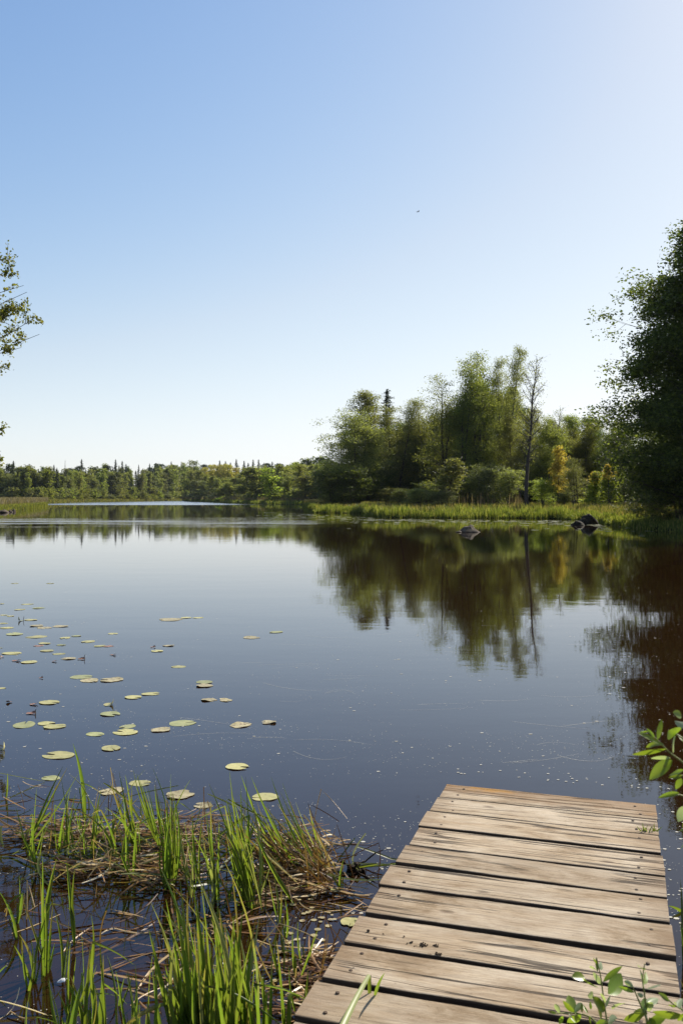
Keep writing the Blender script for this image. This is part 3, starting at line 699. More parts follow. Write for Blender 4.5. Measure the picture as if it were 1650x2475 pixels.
N_ = [ # notable far trees
 (fs, 'spruce_tree', 198, 1110, 9, far_bank, 26, None, 'tall pointed spruce standing out alone above the far left forest'),
 (fs2, 'spruce_tree', 280, 1111, 9, far_bank, 24, None, 'dark narrow spruce, left and tallest of a close trio on the far shore'),
 (fs, 'spruce_tree', 296, 1114, 8, far_bank, 26, None, 'dark spruce in the middle of a close trio on the far shore'),
 (fs2, 'spruce_tree', 305, 1122, 9, far_bank, 24, None, 'shortest spruce, right one of a close trio on the far shore'),
 (fthin, 'bare_spruce', 158, 1112, 6, far_bank, 28, None, 'thin half bare spire poking above the far left forest'),
 (fs, 'spruce_tree', 33, 1114, 9, far_bank, 25, None, 'leftmost pointed spruce of the far shore beside a round dark pine'),
 (fp, 'pine_tree', 20, 1121, 13, far_bank, 27, None, 'round dark pine at the left end of the far forest'),
 (fs2, 'spruce_tree', 131, 1124, 8, far_bank, 30, None, 'small dark spruce tip just left of the thin bare spire'),
 (fc, 'birch_tree', 72, 1124, 12, far_bank, 22, 'grey_green', 'pale airy birch top above the far left forest'),
 (fp, 'pine_tree', 258, 1124, 10, far_bank, 30, None, 'dark pine just left of the spruce trio'),
 (fp, 'pine_tree', 375, 1120, 9, far_bank, 40, None, 'pine with a knobbly dark top above the far end of the lake'),
 (fp, 'pine_tree', 491, 1122, 11, mid_bank, 120, None, 'round dark pine at the left end of the pale yellow trees'),
 (fa, 'alder_tree', 622, 1128, 30, mid_bank, 12, 'olive', 'left one of a pair of bright olive alders on the middle bank'),
 (fb, 'alder_tree', 662, 1132, 27, mid_bank, 11, 'lime', 'right, yellower one of a pair of alders on the middle bank'),
 (fbush, 'bush', 712, 1180, 17, mid_bank, 10, 'olive', 'round olive bush right of the pair of alders on the middle bank'),
 (fbush, 'bush', 672, 1190, 20, mid_bank, 9, 'lime', 'light green bush at the foot of the right alder of the middle bank'),
 (fc, 'birch_tree', 740, 1150, 24, mid_bank, 11, 'olive', 'single thin-trunked young tree standing near the water of the middle bank'),
 (fa, 'oak_tree', 745, 1108, 24, mid_bank, 150, 'dark', 'left dark round tree on the rise beside the stand on the point'),
 (fa, 'oak_tree', 780, 1103, 28, mid_bank, 150, 'dark', 'right dark round tree on the rise, touching the stand on the point'),
 (fb, 'birch_tree', 704, 1117, 14, mid_bank, 140, 'lime', 'yellowish round tree on the rise left of the dark round trees'),
]
for X, top in ((531, 1113), (545, 1115), (571, 1110), (590, 1114), (612, 1111), (625, 1111), (641, 1121), (658, 1116), (682, 1121), (557, 1118), (600, 1119)):
    N_.append((rnd.choice([fs, fs2]), 'spruce_tree', X, top, 8, mid_bank, rnd.uniform(175, 215), None, 'dark conifer in the row on the rise behind the pale yellow trees'))
for pr, nm, X, top, hw, bank, b, mt, lb in N_:
    d = shore_d(bank, X) + b
    place(pr, nm, X, top, d, hw * (1.7 if pr in (fs, fs2) else 1.15), float(bank.z(b)), lb, 'bush' if nm == 'bush' else 'tree', 'dark conifers in a row on the rise' if 'row on the rise' in lb else None, mt)
for q in range(15):
    X = 500 + q * 5.2; d = shore_d(mid_bank, X) + 100
    place(fb, 'aspen_tree', X + rnd.uniform(-3, 3), rnd.uniform(1122, 1131), d + rnd.uniform(-15, 15), rnd.uniform(11, 16), float(mid_bank.z(100)), 'pale yellow aspen in the light patch on the far rise', 'tree', 'pale yellow aspens on the far rise', 'yellow')

# the tree reaching in from the left edge
def left_tree():
    rng = np.random.default_rng(41); tr, cr = MB(), MB()
    bx, by = -8.4, 13.2
    root = empty('birch_tree', (bx, by, .2), 'near tree at the left edge, only its outer yellow-green twigs in view', 'tree')
    o = np.array([bx, by, .2])
    t = np.linspace(0, 1, 8)
    tp = np.column_stack([.5 * t ** 2, .2 * t, 9.5 * t]); tube(tr, tp, .15 * (1 - .9 * t) + .01, 8)
    C = []
    tips = [(58, 652, 0), (30, 612, .2), (66, 668, -.2), (2, 590, .4), (92, 764, 0), (96, 808, .2), (70, 726, -.3), (60, 742, .3), (52, 840, -.2), (28, 880, .1), (60, 700, .4),
            (10, 1036, 0), (3, 1090, .2), (8, 1112, .1), (20, 800, .5), (35, 760, -.5), (15, 700, .6), (40, 690, -.4)]
    tips += [(-200 - rnd.random() * 260, 640 + rnd.random() * 360, rnd.uniform(-1.8, 1.8)) for _ in range(26)]
    for X, Y, dd in tips:
        if Y < 720: Y += 38
        tip = P(X, Y, 13.0 + dd) - o
        z0 = max(1.2, min(9, tip[2] - rng.uniform(.5, 1.5)))
        p0 = np.array([np.interp(z0 / 9.5, t, tp[:, j]) for j in range(3)])
        mid = (p0 + tip) / 2 + np.array([rng.normal() * .1, rng.normal() * .1, -.12 + .15 * rng.normal()])
        pl = bez(p0, mid, tip, 9); pl[1:-1] += np.cumsum(rng.normal(size=(7, 3)) * .05, 0) * np.sin(np.linspace(.3, 2.8, 7))[:, None]
        tube(tr, pl, np.linspace(.026, .003, 9), 5, cap=False)
        small = Y > 1000
        for q in range(6 if small else 20):
            f = rng.uniform(.7 if small else .35, 1.0)
            pb = np.array([np.interp(f, np.linspace(0, 1, 9), pl[:, j]) for j in range(3)])
            dr = nrm(tip - p0) * .5 + rng.normal(size=3) * .55 + np.array([0, 0, .15])
            L = rng.uniform(.15, .5) * (1.15 - f * .6) * (.35 if small else .85)
            e = pb + dr * L
            if e[0] + o[0] > -(825 - max(X, 40) - 8) / F * 13: continue
            tube(tr, [pb, (pb + e) / 2 + rng.normal(size=3) * .015, e], [.005, .0035, .002], 3, cap=False)
            for _ in range(int(rng.uniform(18, 44))):
                C.append(pb + dr * L * rng.uniform(.25, 1.1) + rng.normal(size=3) * .035)
    leafcloud(cr, np.array(C), .046, rng, .75)
    tr.build('trunk', M['bark'], root); cr.build('crown', M['leaf_near'], root, False)
M['leaf_near'] = foliage('near_birch_leaves', [(0, (.085, .100, .016)), (.5, (.150, .155, .030)), (1, (.26, .23, .055))], trans=.42, objvar=0)
left_tree()

# ---------------------------------------------------------------- stones
def boulder(name, X, Y, w, h, label, mat, z=0.0, dpt=.9, seed=0, peak=0.0):
    import bmesh
    c = W(X, Y, z) if z == 0 else P(X, Y, F * (H - z) / (Y - HZ))
    bm = bmesh.new(); bmesh.ops.create_icosphere(bm, subdivisions=4, radius=1)
    for v in bm.verts:
        p = v.co.copy()
        n_ = mnoise.noise(p * 1.1 + Vector((seed, 0, 0))) * .30 + mnoise.noise(p * 2.7 + Vector((seed, 5, 0))) * .13 + mnoise.noise(p * 7 + Vector((seed, 9, 0))) * .04
        p = p * (1 + n_)
        zz = p.z
        p.x = p.x * (1 - (.35 if peak == 0 else .55) * max(zz, 0)) + peak * max(zz, 0)
        if peak: p.y *= 1 - .5 * max(zz, 0)
        v.co = Vector((p.x * w / 2, p.y * w / 2 * dpt, zz * h))
    me = bpy.data.meshes.new(name); bm.to_mesh(me); bm.free()
    for f in me.polygons: f.use_smooth = True
    me.materials.append(mat)
    return tag(link(name, me, None, c), label, 'rock')
boulder('boulder', 1132, 1286, .98, .34, 'pointed grey-brown boulder standing in the open water before the point', M['stone'], seed=3, peak=.12)
boulder('stone', 1109, 1286.5, .38, .07, 'low flat stone at the left foot of the pointed boulder', M['stone'], seed=7)
boulder('boulder', 1420, 1268, 1.25, .60, 'dark mossy boulder at the waterline below the orange-tipped bushes', M['mossy'], seed=4)
boulder('stone', 1396, 1270, .8, .26, 'low dark stone left of the mossy boulder at the waterline', M['mossy'], seed=12)
boulder('boulder', 1508, 1219, 2.4, 1.5, 'big black shaded rock on the bank beside the yellow-green bushes', M['mossy'], z=.75, seed=6)
for q, (X, Y, w, h) in enumerate(((8, 1239.5, 1.4, .32), (26, 1238, .6, .28), (34, 1237.5, .5, .34))):
    boulder('stone', X, Y, w, h, ['long reddish stone at the left edge below the marsh', 'small stone between two others below the left marsh', 'rightmost stone of three below the left marsh'][q], M['stone'], seed=20 + q)

# ---------------------------------------------------------------- bird
mb = MB()
tl = np.linspace(-1, 1, 9)
tube(mb, np.column_stack([tl * .20, 0 * tl, .01 * np.cos(tl)]), np.maximum(.045 * np.sqrt(np.maximum(1 - tl ** 2, 0)), .008), 8)
for s in (-1, 1):
    w_ = np.linspace(0, 1, 6)
    for z_, fl in ((.015, 1), (-.004, -1)):
        a = np.column_stack([.07 - .04 * w_ + .05 * np.sin(w_ * 3), s * (.03 + w_ * .42), z_ * (1 - w_) + .09 * np.sin(w_ * 1.8)])
        b_ = np.column_stack([-.08 - .06 * w_, s * (.03 + w_ * .42), z_ * (1 - w_) + .085 * np.sin(w_ * 1.8)])
        k_ = np.arange(5)[:, None]
        mb.add(np.concatenate([a, b_]), np.concatenate([k_, k_ + 1, k_ + 7, k_ + 6], 1)[:, ::fl])
mb.add([(-.18, -.02, .01), (-.34, -.07, .01), (-.34, .07, .01), (-.18, .02, .01), (-.18, 0, -.008)], [(0, 1, 2, 3), (4, 2, 1, 0)] )
o = mb.build('bird', M['bird'], loc=P(1010, 512, 150)); o.rotation_euler = (0, 0, math.radians(20))
tag(o, 'tiny dark bird gliding high in the clear sky', 'bird')

# ---------------------------------------------------------------- landing stage
A0 = np.array([.4955, 4.157]); TH = math.radians(17.3)
U = np.array([math.cos(TH), -math.sin(TH)]); VV = np.array([-math.sin(TH), -math.cos(TH)])
def deck(u, v, z=DECK): 
    p = A0 + U * u + VV * v; return np.array([p[0], p[1], z])
dock = empty('landing_stage', (*(A0 + U * .46 + VV * 1.2), 0), 'weathered wooden landing stage of cross planks over the water', 'landing stage')
ROT = math.atan2(U[1], U[0])
def local(o, p, rz=True):
    o.location = [float(c) for c in (np.asarray(p) - np.array(dock.location))]
    if rz: o.rotation_euler = (0, 0, ROT)
edges_y = [1895, 1926.6, 1961, 2000, 2044.8, 2091, 2145, 2213, 2286, 2374]
dl = [F * (H - DECK) / (y - HZ) for y in edges_y]
vs = [(dl[0] - d) / math.cos(TH) for d in dl]
while vs[-1] < 4.9: vs.append(vs[-1] + .1975)
wid = .928
drr = np.random.default_rng(5)
lj = [0, .004, .012, -.006, .004, .018, -.004, .006, .0, .012] + [0.0] * 20
for q in range(len(vs) - 1):
    v0, v1 = vs[q], vs[q + 1]
    gap = [.006, .014, .016, .015, .018, .026, .021, .023, .025, .027][min(q, 9)]
    w_ = v1 - v0 - gap
    L = wid + lj[q] * .6 + drr.normal() * .004
    L += .0166 * v0; uc = wid / 2 - lj[q] * .5 - .0083 * v0
    th = .034
    n = 40; xs_ = np.linspace(-L / 2, L / 2, n)
    prof = [(-.5, -1), (-.5, -.14), (-.494, -.04), (-.48, 0), (-.25, .012), (0, 0), (.25, -.012), (.48, 0), (.494, -.04), (.5, -.14), (.5, -1)]
    rings = []
    sd_ = drr.uniform(0, 100)
    for x in xs_:
        e0 = mnoise.noise(Vector((x * 6, sd_, 0))) * .0035 + mnoise.noise(Vector((x * 30, sd_, 2))) * .0012
        e1 = mnoise.noise(Vector((x * 6, sd_, 7))) * .0035 + mnoise.noise(Vector((x * 30, sd_, 9))) * .0012
        cup = mnoise.noise(Vector((x * 1.5, sd_, 4))) * .003
        rings.append([(x + (mnoise.noise(Vector((a * 9, sd_, x))) * .003 if abs(x) > L / 2 - .01 else 0), a * w_ + (e0 if a < -.3 else e1 if a > .3 else 0), b_ * th + cup * (b_ > -.5)) for a, b_ in prof])
    Vv = np.array(rings).reshape(-1, 3); m = len(prof)
    i = np.arange(n - 1)[:, None] * m + np.arange(m)[None]; i2 = np.arange(n - 1)[:, None] * m + (np.arange(m)[None] + 1) % m
    side = np.zeros((n - 1, m), bool); side[:, [0, 1, m - 3, m - 2, m - 1]] = True
    Q = np.stack([i, i + m, i2 + m, i2], -1)
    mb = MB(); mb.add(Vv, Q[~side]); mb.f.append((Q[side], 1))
    mb.f.append((np.array([list(range(m))]), 0)); mb.f.append((np.array([list(range(m))[::-1]]) + (n - 1) * m, 0))
    mb.n = len(Vv)
    pl = mb.build('plank', [M['wood_end'] if q == 0 else M['wood'], M['beam']], dock, False)  # second slot darkens plank sides: dirt plus gap shade put into the colour
    local(pl, deck(uc, (v0 + v1 - gap) / 2 + 0, DECK + drr.normal() * .0015))
    pl.rotation_euler = (drr.normal() * .004, drr.normal() * .002, ROT + drr.normal() * .0025 + math.pi * 0)
    if q == 0: pl['label'] = 'orange-brown stained end plank'
    # nails: two at each side beam
    for un in (-L / 2 + .085, L / 2 - .085):
        for vn in (-.28, .28):
            if drr.uniform() < .1: continue
            mb = MB(); r = .0058
            tube(mb, [(0, 0, -.004), (0, 0, .0012), (0, 0, .0016)], [r, r, r * .6], 10)
            nl_ = mb.build('nail', M['iron'], pl); nl_.location = (un + drr.normal() * .012, vn * w_ + drr.normal() * .006, .0005)
for u in (.09, wid - .09, wid / 2):
    mb = MB(); Lb = 4.7
    x0, x1, y0, y1, z0, z1 = -.04, .04, -Lb / 2, Lb / 2, -.12, 0
    mb.add([(x0, y0, z0), (x1, y0, z0), (x1, y1, z0), (x0, y1, z0), (x0, y0, z1), (x1, y0, z1), (x1, y1, z1), (x0, y1, z1)],
           [(0, 3, 2, 1), (4, 5, 6, 7), (0, 1, 5, 4), (1, 2, 6, 5), (2, 3, 7, 6), (3, 0, 4, 7)])
    o = mb.build('beam', M['beam'], dock, False); local(o, deck(u, .06 + Lb / 2, DECK - .037))
for u, v in ((.09, .25), (wid - .09, .25), (.09, 2.2), (wid - .09, 2.2)):
    mb = MB(); tube(mb, [(0, 0, -1.1), (0, 0, -.05), (0, 0, .0)], .05, 10)
    o = mb.build('post', M['beam'], dock); local(o, deck(u, v, DECK - .155))

def crumb(mb, c, r, rng):
    import bmesh
    bm = bmesh.new(); bmesh.ops.create_icosphere(bm, subdivisions=1, radius=r)
    V = np.array([v.co[:] for v in bm.verts]); Fc = np.array([[v.index for v in f.verts] for f in bm.faces]); bm.free()
    V = V * rng.uniform(.65, 1.35, (len(V), 1)) * np.array([1, 1, .75]); mb.add(V + c, Fc)
def r5(x, y): return 680 + x * .2679, 2050 + y * .2679
CR = [(780, 750, 44, 3, 'largest round dark dirt lump near the left edge of the planks'), (915, 777, 24, 2, 'small dark dirt lump right of the largest lump'),
      (1105, 800, 26, 2, 'dark dirt lump at the left of the row of crumbs'), (1175, 852, 36, 4, 'dark dirt lump in the middle of the row of crumbs'),
      (1133, 862, 18, 1, 'tiny dirt lump just below the row of crumbs'), (1215, 882, 40, 6, 'small brown scatter of dirt beside the middle lump'),
      (1280, 872, 80, 22, 'wide brown scatter of loose dirt crumbs on the plank'), (1398, 880, 60, 20, 'round brown scatter of dirt at the right end of the row'),
      (1335, 955, 36, 6, 'small brown scatter of dirt below the row'), (1410, 958, 66, 24, 'loose brown dirt scatter nearest the plank gap'),
      (648, 1080, 20, 2, 'lone dark dirt speck on the second full plank from the front')]
for x, y, wpx, n, lb in CR:
    c = W(*r5(x, y), DECK); r = wpx * .2679 / F * c[1] / 2
    mb = MB(); rg = np.random.default_rng(int(x))
    for q in range(n):
        f = 0 if q == 0 else rg.uniform(.3, 1)
        a = rg.uniform(0, 6.28); s_ = r * (.75 if n <= 4 and q == 0 else .45 if n <= 4 else .2) * rg.uniform(.7, 1.1)
        crumb(mb, np.array([math.cos(a) * r * f, math.sin(a) * r * f, s_ * .5]), s_, rg)
    tag(mb.build('dirt_clump', M['dirt'], loc=c, smooth=False), lb, 'dirt')

# grass in and over the planks
mb = MB(); rg = np.random.default_rng(3)
for q in range(16):
    b_ = W(1560 + rg.uniform(-6, 24), 2014, DECK - .01)
    t_ = b_ + np.array([rg.normal() * .012, rg.normal() * .012, rg.uniform(.012, .04)])
    ribbon(mb, bez(b_, (b_ + t_) / 2 + rg.normal(size=3) * .004, t_, 5), .005, np.array([rg.normal(), -1, .2]))
tag(mb.build('grass_tuft', M['reed']), 'small tuft of grass growing from a plank gap at the right side', 'grass tuft')
base = W(893, 2407, DECK - .01)
kink = base + np.array([-.001, 0, .056]); end = P(826, 2485, 2.17)
root = empty('grass_shoot', base, 'green blade bent over at the top, rising from a plank gap in front', 'grass blade')
mb = MB(); ribbon(mb, np.array([base, base * .5 + kink * .5, kink]) - base, .0095, np.array([.3, -1, 0]), prof=np.array([1, 1, 1.0]))
mb.build('stem', M['reed'], root)
mb = MB(); ribbon(mb, bez(kink, kink + (end - kink) * .5 + np.array([0, 0, .012]), end, 8) - base, .017, np.array([.5, -.6, 1]), prof=np.linspace(.55, 1, 8))
mb.build('leaf', M['reed_pale'], root)
base = W(905, 2410, DECK - .01); tp_ = P(929, 2352, 2.36)
mb = MB(); ribbon(mb, bez(base, base * .45 + tp_ * .55 + np.array([-.006, 0, .006]), tp_, 7), .009, np.array([.2, -1, .2]))
tag(mb.build('grass_shoot', M['reed']), 'short straight green blade beside the bent one in the plank gap', 'grass blade')

# ---------------------------------------------------------------- lily pads
def pad_mesh(rx, ry, rng, mat, notch=.16, curl=0.0, jag=.03):
    n = 34
    a = notch + (2 * math.pi - 2 * notch) * np.arange(n) / (n - 1)
    ph = rng.uniform(0, 6.28, 4)
    rr = 1 + jag * (np.sin(3 * a + ph[0]) * .6 + np.sin(5 * a + ph[1]) * .5 + np.sin(11 * a + ph[2]) * .35)
    bite = np.ones(n)
    if rng.uniform() < .45:
        c_ = rng.uniform(.8, 5.4); bite = 1 - rng.uniform(.1, .35) * np.exp(-((a - c_) / rng.uniform(.08, .25)) ** 2)
    V = [(0.02, 0, .001)]
    for f in (.35, .7, 1.0):
        z = .0012 + (.0014 * f * np.sin(2 * a + ph[3]) + .0012 * f * np.sin(4 * a + ph[0])) * (1 if f > .5 else .5)
        if curl: z = z + curl * np.maximum(0, np.cos(a - ph[1])) ** 3 * f ** 3
        q = 1 if f < .9 else bite
        xs2 = np.cos(a) * rr * f * q * rx; ys2 = np.sin(a) * rr * f * q * ry
        if curl: xs2 = xs2 * (1 - 3 * curl / rx * .15 * (f ** 2))
        V += list(zip(xs2, ys2, np.maximum(z, .0006)))
    mb = MB(); mb.add(V, [(0, j + 1, j + 2) for j in range(n - 1)])
    for r_ in range(2):
        b0 = 1 + r_ * n
        mb.f.append((np.array([(b0 + j, b0 + n + j, b0 + n + j + 1, b0 + j + 1) for j in range(n - 1)]), 0))
    # rim thickness
    m_ = np.array(V[1 + 2 * n:]); low = m_ - np.array([0, 0, .0015]); k0 = mb.n
    mb.add(np.concatenate([m_, low]), [(j, n + j, n + j + 1, j + 1) for j in range(n - 1)])
    return mb.mesh('lily_pad', mat)
def r3(x, y): return x * .5262, 1380 + y * .5262
PADS = [
 (70,57,36,'y','farthest small pad near the left edge, left of two'), (232,57,36,'y','farthest small pad near the left, right of two'),
 (8,150,26,'y','sliver of a pad cut by the left edge in the farthest row'), (128,153,58,'y','thin yellow pad above two others in the far left group'),
 (92,177,54,'y','thin yellow pad lowest left of three in the far left group'), (180,170,58,'g','thin green pad with a dark speck at its tip, far left group'),
 (18,203,38,'y','pad at the left edge joined to its right neighbour'), (50,207,38,'y','narrow pad joined to the pad at the left edge'),
 (142,224,64,'y','yellow pad right of the folded dark leaf'), (16,241,44,'y','pad at the left edge above a longer pad'),
 (32,261,64,'y','long pad at the left edge below a shorter one'), (170,251,62,'b','brown-specked pad above a long joined pair'),
 (205,261,72,'b','left half of a long joined pair of brown-specked pads'), (278,254,74,'b','right half of a long joined pair of brown-specked pads'),
 (68,289,80,'g','thin pad with a dark hole alone near the left edge'), (168,303,96,'y','large yellow pad with torn right lobe in the far left group'),
 (300,307,56,'y','yellow pad with a wavy top edge touching a greener pad'), (350,298,46,'g','small green pad touching the wavy yellow pad'),
 (520,288,50,'y','single yellow pad floating alone at the top of the middle water'), (406,324,66,'y','smooth yellow pad alone below the greener small pad'),
 (205,332,58,'y','yellow pad lying over a reddish torn one'), (178,344,46,'r','reddish torn pad under a yellow one'),
 (282,340,42,'g','faint sunken pad between larger ones in the left group'), (460,344,54,'y','pad at the left end of a broken red leaf'),
 (500,346,46,'r','broken reddish leaf attached to a yellow pad'), (775,343,54,'b','dull brown flat pad right of a stalk'),
 (722,367,58,'y','bright yellow pad below a red leaf with a stalk'), (4,354,18,'y','tip of a pad at the left edge above the long ragged pad'),
 (55,378,94,'y','long ragged yellow pad trailing scraps at the left edge'), (217,366,62,'y','smooth yellow pad with a red corner, right of the ragged one'),
 (272,381,58,'y','small yellow pad just above the darkest curled pad'), (315,402,72,'b','dark-edged curled pad with a red leaf beside it'),
 (135,418,72,'y','smooth yellow pad with one upright stalk'), (820,440,68,'y','pad with a small dark bud on top, alone in open water'),
 (785,223,108,'b','long brown-marked pad, left of three far out'), (856,214,50,'y','middle one of three pads far out'), (911,215,52,'y','right one of three pads far out'),
 (1155,306,80,'b','rough brown pad, alone farthest right in open water'), (1268,280,66,'g','faint thin pad half under water, farthest right'),
 (375,487,102,'g','flat green pad behind an overlapping pair'), (412,503,92,'b','left of two overlapping crinkled pads'), (511,500,108,'b','right of two overlapping crinkled pads'),
 (12,539,38,'y','half pad cut by the left edge in the middle rows'), (940,510,76,'g','thin half sunken pad just behind a curled brown one'), (938,526,80,'b','curled brown pad before a half sunken one'),
 (826,547,70,'s','grey sunken pad with a dark end, alone'), (693,564,84,'y','clean yellow pad with a small notch on its far side'), (612,579,78,'y','double-lobed yellow pad left of the clean one'),
 (960,592,80,'b','tan pad touching a darker pad on its right'), (1036,593,68,'b','darker pad touching the tan pad'),
 (227,603,94,'y','butterfly shaped pad beside a red scrap at left'), (500,614,74,'c','pad with rolled pale edges above a large green one'),
 (395,641,90,'s','pale green sunken pad left of the large green pad'), (507,656,98,'g','large clean green pad with pale vein'),
 (112,707,122,'g','long green pad with a dark fold near the left edge'), (214,700,80,'y','left lobe pad of the heart shaped cluster'), (252,714,104,'y','right big pad of the heart shaped cluster'),
 (586,715,80,'g','green pad peeking out behind a yellow one'), (578,740,114,'y','yellow pad lying over a greener one'), (738,729,96,'b','brown speckled bow-tie shaped pad'),
 (838,699,122,'g','long light green pad with smooth rim'), (1106,708,106,'b','heavily brown-spotted round pad in open water'), (1234,694,72,'b','small reddish brown pad right of the spotted one'),
 (438,750,88,'g','pad with one dark lifted edge, left of the overlapping pair'), (645,768,74,'s','faint sunken pad below the overlapping pair'),
 (510,813,94,'y','slanted yellow pad alone above the reed tips'), (15,820,42,'c','dark curled pad at the left edge above the reeds'), (270,846,150,'y','largest pad, split to its middle, beside the tall reed'),
 (145,919,72,'s','bluish green sunken pad left of the leaning reed'), (235,952,88,'g','green torn pad behind the leaning reed leaves'), (672,907,84,'s','reddish sunken leaf below the slanted pad'),
 (1090,898,108,'y','two-lobed pad behind the middle reeds'), (645,975,102,'y','clean pad half hidden by reed tips'), (510,1012,116,'b','brown ragged pad between reed shoots'),
 (825,1028,130,'b','large mud-covered pad among the reeds'), (932,1078,92,'b','greyish brown pad with an arching leaf over it'), (1218,1038,122,'y','pale round pad behind the leaning reed clump'),
]
prg = np.random.default_rng(77)
for q, (cx, cy, wpx, kd, lb) in enumerate(PADS):
    X, Y = r3(cx, cy); zz = .0006 + .0016 * (q % 3)
    if kd == 's': zz = -.035
    c = W(X, Y, zz); r = wpx * .5262 / F * c[1] / 2
    mat = M[{'g': 'pad_g', 'y': 'pad_y', 'b': 'pad_b', 's': 'pad_g', 'r': 'pad_r', 'c': 'pad_y'}[kd]]
    me = pad_mesh(r, r * prg.uniform(.74, .92), prg, mat, notch=prg.choice([.10, .18, .30]), curl={'c': .05, 'b': .007}.get(kd, 0) * prg.uniform(.6, 1.2), jag=.09 if kd in 'rb' else .03)
    o = link('lily_pad', me, None, c); o.rotation_euler = (0, 0, prg.choice([0, math.pi]) + prg.normal() * .45 + (prg.uniform(0, 6.28) if prg.uniform() < .35 else 0))
    lb2 = lb if 'pad' in lb or 'leaf' in lb else lb + ' lily pad'
    tag(o, 'lily pad: ' + lb2 if 'leaf' not in lb else lb2 + ' among lily pads', 'lily pad', 'lily pads on the open water')
for X, Y, wpx, mt, lb in ((848, 2228, 52, 'pad_y', 'bright yellow pad tucked under the left side of the planks'), (812, 2151, 26, 'pad_g', 'small lime pad between reed litter and planks')):
    c = W(X, Y, .004); r = wpx / F * c[1] / 2
    tag(link('lily_pad', pad_mesh(r, r * .85, prg, M[mt]), None, c), lb, 'lily pad', 'lily pads on the open water')
# red torn scraps with stalks
for cx, cy, wpx, stalk, lb in ((703,349,30,1,'small red scrap with an upright stalk, far out in the middle'), (75,412,44,0,'red torn scrap left of the pad with one stalk'), (250,415,30,0,'crumpled red scrap below the smooth left pads'),
        (520,385,34,1,'thin dark scrap with a stalk in open water'), (155,612,44,0,'red folded scrap touching the butterfly shaped pad'), (43,602,36,0,'bright red scrap near the left edge'),
        (145,653,54,1,'long red scrap with an upright stalk below the butterfly shaped pad'), (375,404,40,1,'red scrap with a bent stalk beside the dark-edged pad'), (190,491,26,0,'lone small red scrap above the green pads'),
        (97,228,36,2,'dark folded leaf standing up beside a yellow pad'), (12,395,22,1,'red scrap with a bent stalk at the left edge')):
    X, Y = r3(cx, cy); c = W(X, Y, .005); r = wpx * .5262 / F * c[1] / 2
    root = empty('torn_leaf', c, lb, 'torn leaf', 'torn leaves on the open water')
    link('blade', pad_mesh(r, r * .55, prg, M['pad_r'] if stalk < 2 else M['pad_g'], curl=.05 if stalk == 2 else .015, jag=.16), root)
    if stalk == 2 or (stalk and wpx > 35):
        mb = MB(); hh = .05 * c[1] / 10
        tube(mb, [(r * .7, 0, -.02), (r * .7, 0, hh * .6), (r * .85, 0, hh)], [.004, .003, .002], 5); mb.build('stalk', M['deadtwig'], root)
# distant pads before the point
far_meshes = [pad_mesh(.20, .16, prg, M['pad_far'], jag=.05) for q in range(6)]
def far_px():
    u = prg.uniform()
    if u < .55: X = prg.uniform(880, 1460); Y = np.interp(X, [880, 1400, 1460], [1254, 1259, 1272]) + abs(prg.normal()) * 4.5
    elif u < .9: X = prg.uniform(640, 900); Y = np.interp(X, [640, 735, 900], [1238, 1242, 1251]) + abs(prg.normal()) * 7
    else: X = prg.uniform(540, 1600); Y = np.interp(X, [540, 900, 1500, 1600], [1246, 1262, 1280, 1292]) + prg.normal() * 5
    return X, Y
for q in range(220):
    c = W(*far_px(), .004 + .002 * (q % 4))
    o = link('lily_pad', far_meshes[q % 6], None, c); o.rotation_euler = (0, 0, prg.uniform(0, 6.28)); s_ = prg.uniform(.6, 1.4); o.scale = (s_, s_, s_)
    tag(o, 'pale lily pad in the raft of pads before the grassy point', 'lily pad', 'raft of lily pads before the grassy point')
mb = MB()
for q in range(520):
    c = W(*far_px(), .003); a = np.linspace(0, 6.283, 9)[:-1] + prg.uniform(0, 1); r = prg.uniform(.06, .16)
    mb.add(np.column_stack([c[0] + np.cos(a) * r, c[1] + np.sin(a) * r * .8, np.full(8, c[2] + prg.uniform(0, .01))]), [list(range(8))])
tag(mb.build('pad_scatter', M['pad_far'], smooth=False), 'scatter of tiny leaf scraps among the distant lily pads', 'leaf scraps', None, 'stuff')

# pollen and flecks floating on the surface
mb = MB(); srg = np.random.default_rng(8)
n = 9000; pts = []
while len(pts) < n:
    d = 2.4 + srg.uniform(0, 1) ** 1.7 * 14; X = srg.uniform(-20, 1680); x = (X - 825) / F * d
    dens = mnoise.noise(Vector((x * .55, d * 1.3, 0))) * .8 + mnoise.noise(Vector((x * 2.0, d * 4.5, 5))) * .6
    if d < 3.6 and X < 800: dens -= .5
    if srg.uniform(-.35, .9) < dens: pts.append((x, d))
pts = np.array(pts); r = .0013 + .0022 * srg.uniform(0, 1, n) ** 3 + (srg.uniform(0, 1, n) > .97) * srg.uniform(.003, .008, n)
a = np.arange(6) / 6 * 6.283
V = np.stack([pts[:, :1] + np.cos(a) * (r * srg.uniform(.8, 2.0, n))[:, None], pts[:, 1:] + np.sin(a) * r[:, None], np.full((n, 6), .0015)], -1)
mb.add(V.reshape(-1, 3), np.arange(6 * n).reshape(n, 6))
for q in range(60):                               # petals drifting beside the planks
    X = srg.uniform(1040, 1660); Y = 1870 + srg.exponential(14) * -1 + (X - 1080) * .075 if srg.uniform() < .6 else srg.uniform(1950, 2250)
    if Y > 1945: X = srg.uniform(1600, 1660)
    c = W(X, Y); rr = srg.uniform(.003, .0075)
    mb.add(np.column_stack([c[0] + np.cos(a) * rr * 1.3, c[1] + np.sin(a) * rr, np.full(6, .002)]), [list(range(6))])
tag(mb.build('pollen', M['speck'], smooth=False), 'pale pollen and flecks drifting on the near water', 'pollen', None, 'stuff')
mb = MB()
